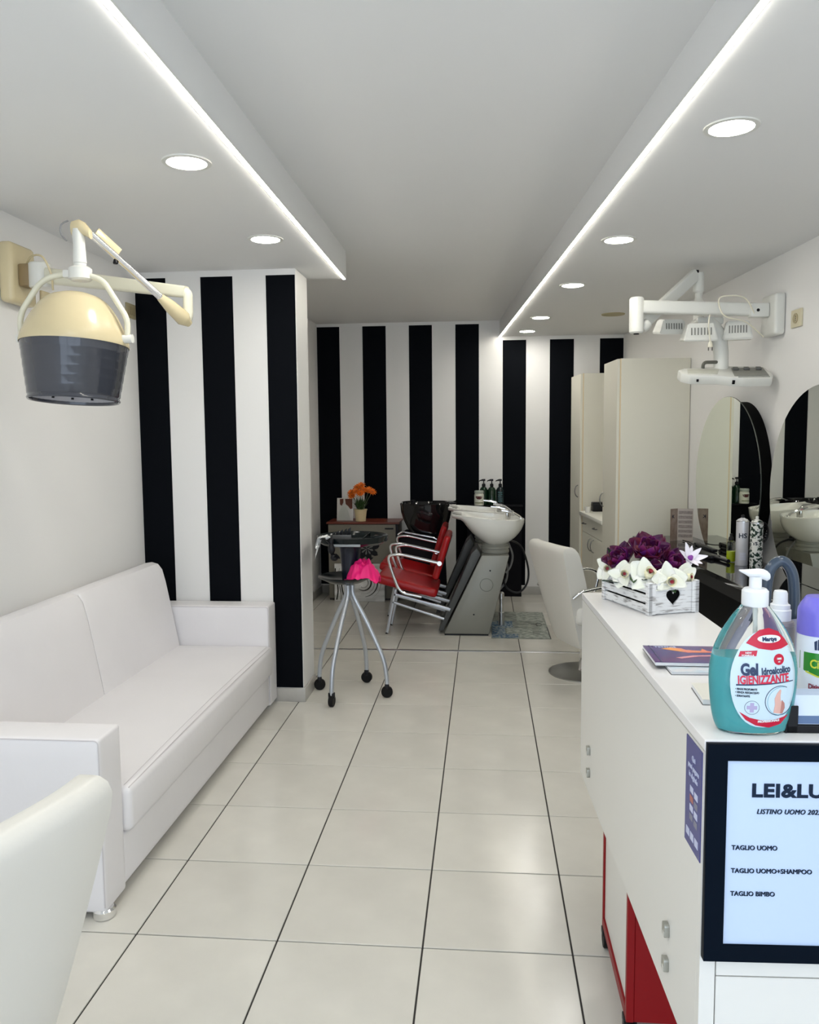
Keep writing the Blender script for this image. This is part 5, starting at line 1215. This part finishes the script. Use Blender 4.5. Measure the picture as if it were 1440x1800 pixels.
P('tray_lip', box(B(), -0.80, -0.655, 4.262, 4.272, 0.862, 0.876, 0.002), mat('lip_grey', (0.25, 0.27, 0.28), 0.2), None)
hc = thing('claw_clip', 'black toothed hair clip standing up on the trolley tray', 'hair clip', (-0.775, 4.40, 0.8745))
obj('clip_body', box(B(), -0.055, 0.050, -0.004, 0.004, 0, 0.038, 0.003), mat('clip_grey', (0.08, 0.08, 0.08), 0.4), hc)
for k in range(5):
    x = -0.050+0.021*k; h_ = 0.052+0.006*k
    obj('tooth', prism(B(), [(x-0.009, 0.036), (x+0.010, 0.036), (x+0.008+0.002*k, h_+0.004), (x, h_-0.006)], -0.003, 0.003, 'y', 0.001), blackpl, hc)
sc_ = thing('styling_tool', 'small chrome and black tool lying across the trolley tray', 'hair tool', (-0.70, 4.36, 0.8745), 0.2)
obj('blade', box(B(), -0.09, 0.02, -0.008, 0.008, 0, 0.012, 0.004), chrome, sc_)
obj('handle', box(B(), 0.02, 0.10, -0.012, 0.012, 0, 0.022, 0.006), blackpl, sc_)
# crumpled cloths
def crumple(name, label, cat, loc, pts_fn, m, cuts=14, th=0.002):
    t = bmesh.new(); bmesh.ops.create_grid(t, x_segments=cuts, y_segments=cuts, size=1.0)
    for v in t.verts: v.co = Vector(pts_fn(v.co.x, v.co.y))
    bmesh.ops.solidify(t, geom=list(t.faces), thickness=th)
    o = obj(name, t, m, None, smooth=60); o.location = loc; return tag(o, label, cat)
def f1(u, v):
    n = noise.noise(Vector((u*2.2, v*2.2, 1.3))); n2 = noise.noise(Vector((u*4, v*4, 7.3)))
    x = -0.035+0.055*u+0.020*n; y = 0.035*v+0.02*n2
    drop = max(0, -u-0.1)
    return (x+0.045*drop, y-0.01, 0.012+0.012*n+0.008*n2-0.085*drop+0.02*n*drop*3)
crumple('hair_foil', 'crumpled white hair foil hanging over the left edge of the trolley tray', 'foil', (-0.838, 4.275, 0.905), lambda u, v: f1(-u, v) if False else f1(u, v), mat('foil_white', (0.80, 0.81, 0.80), 0.35))
tag(obj('black_cloth', (lambda b_: b_)(tube(B(), spline([(-0.845, 4.30, 0.908), (-0.815, 4.27, 0.895), (-0.81, 4.255, 0.86), (-0.805, 4.255, 0.825), (-0.79, 4.25, 0.805), (-0.775, 4.248, 0.815)], 6), [0.010+0.010*abs(math.sin(0.35*k)) for k in range(31)], 10)), blackpl), 'small black band dangling from the left front of the trolley tray', 'hair band')
def f2(u, v):
    r = math.sqrt(u*u+v*v); a = math.atan2(v, u)
    n = noise.noise(Vector((u*1.6, v*1.6, 3.1))); n2 = noise.noise(Vector((u*3.7, v*3.7, 9.1)))
    h = 0.095*max(0, 1-r**2.6)**0.7 if r < 1 else 0
    edge = max(0, r-0.95)
    return (0.090*u*(1+0.15*n), 0.075*v*(1+0.15*n2), h+0.018*n+0.018*n2+0.007*math.sin(a*4+r*7)-0.03*edge*(1.4 if u > 0 else 0.1))
crumple('pink_cap', 'bright pink soft cloth cap lying on the lower trolley tray', 'cap', (-0.662, 4.395, 0.674), f2, pink, cuts=28)
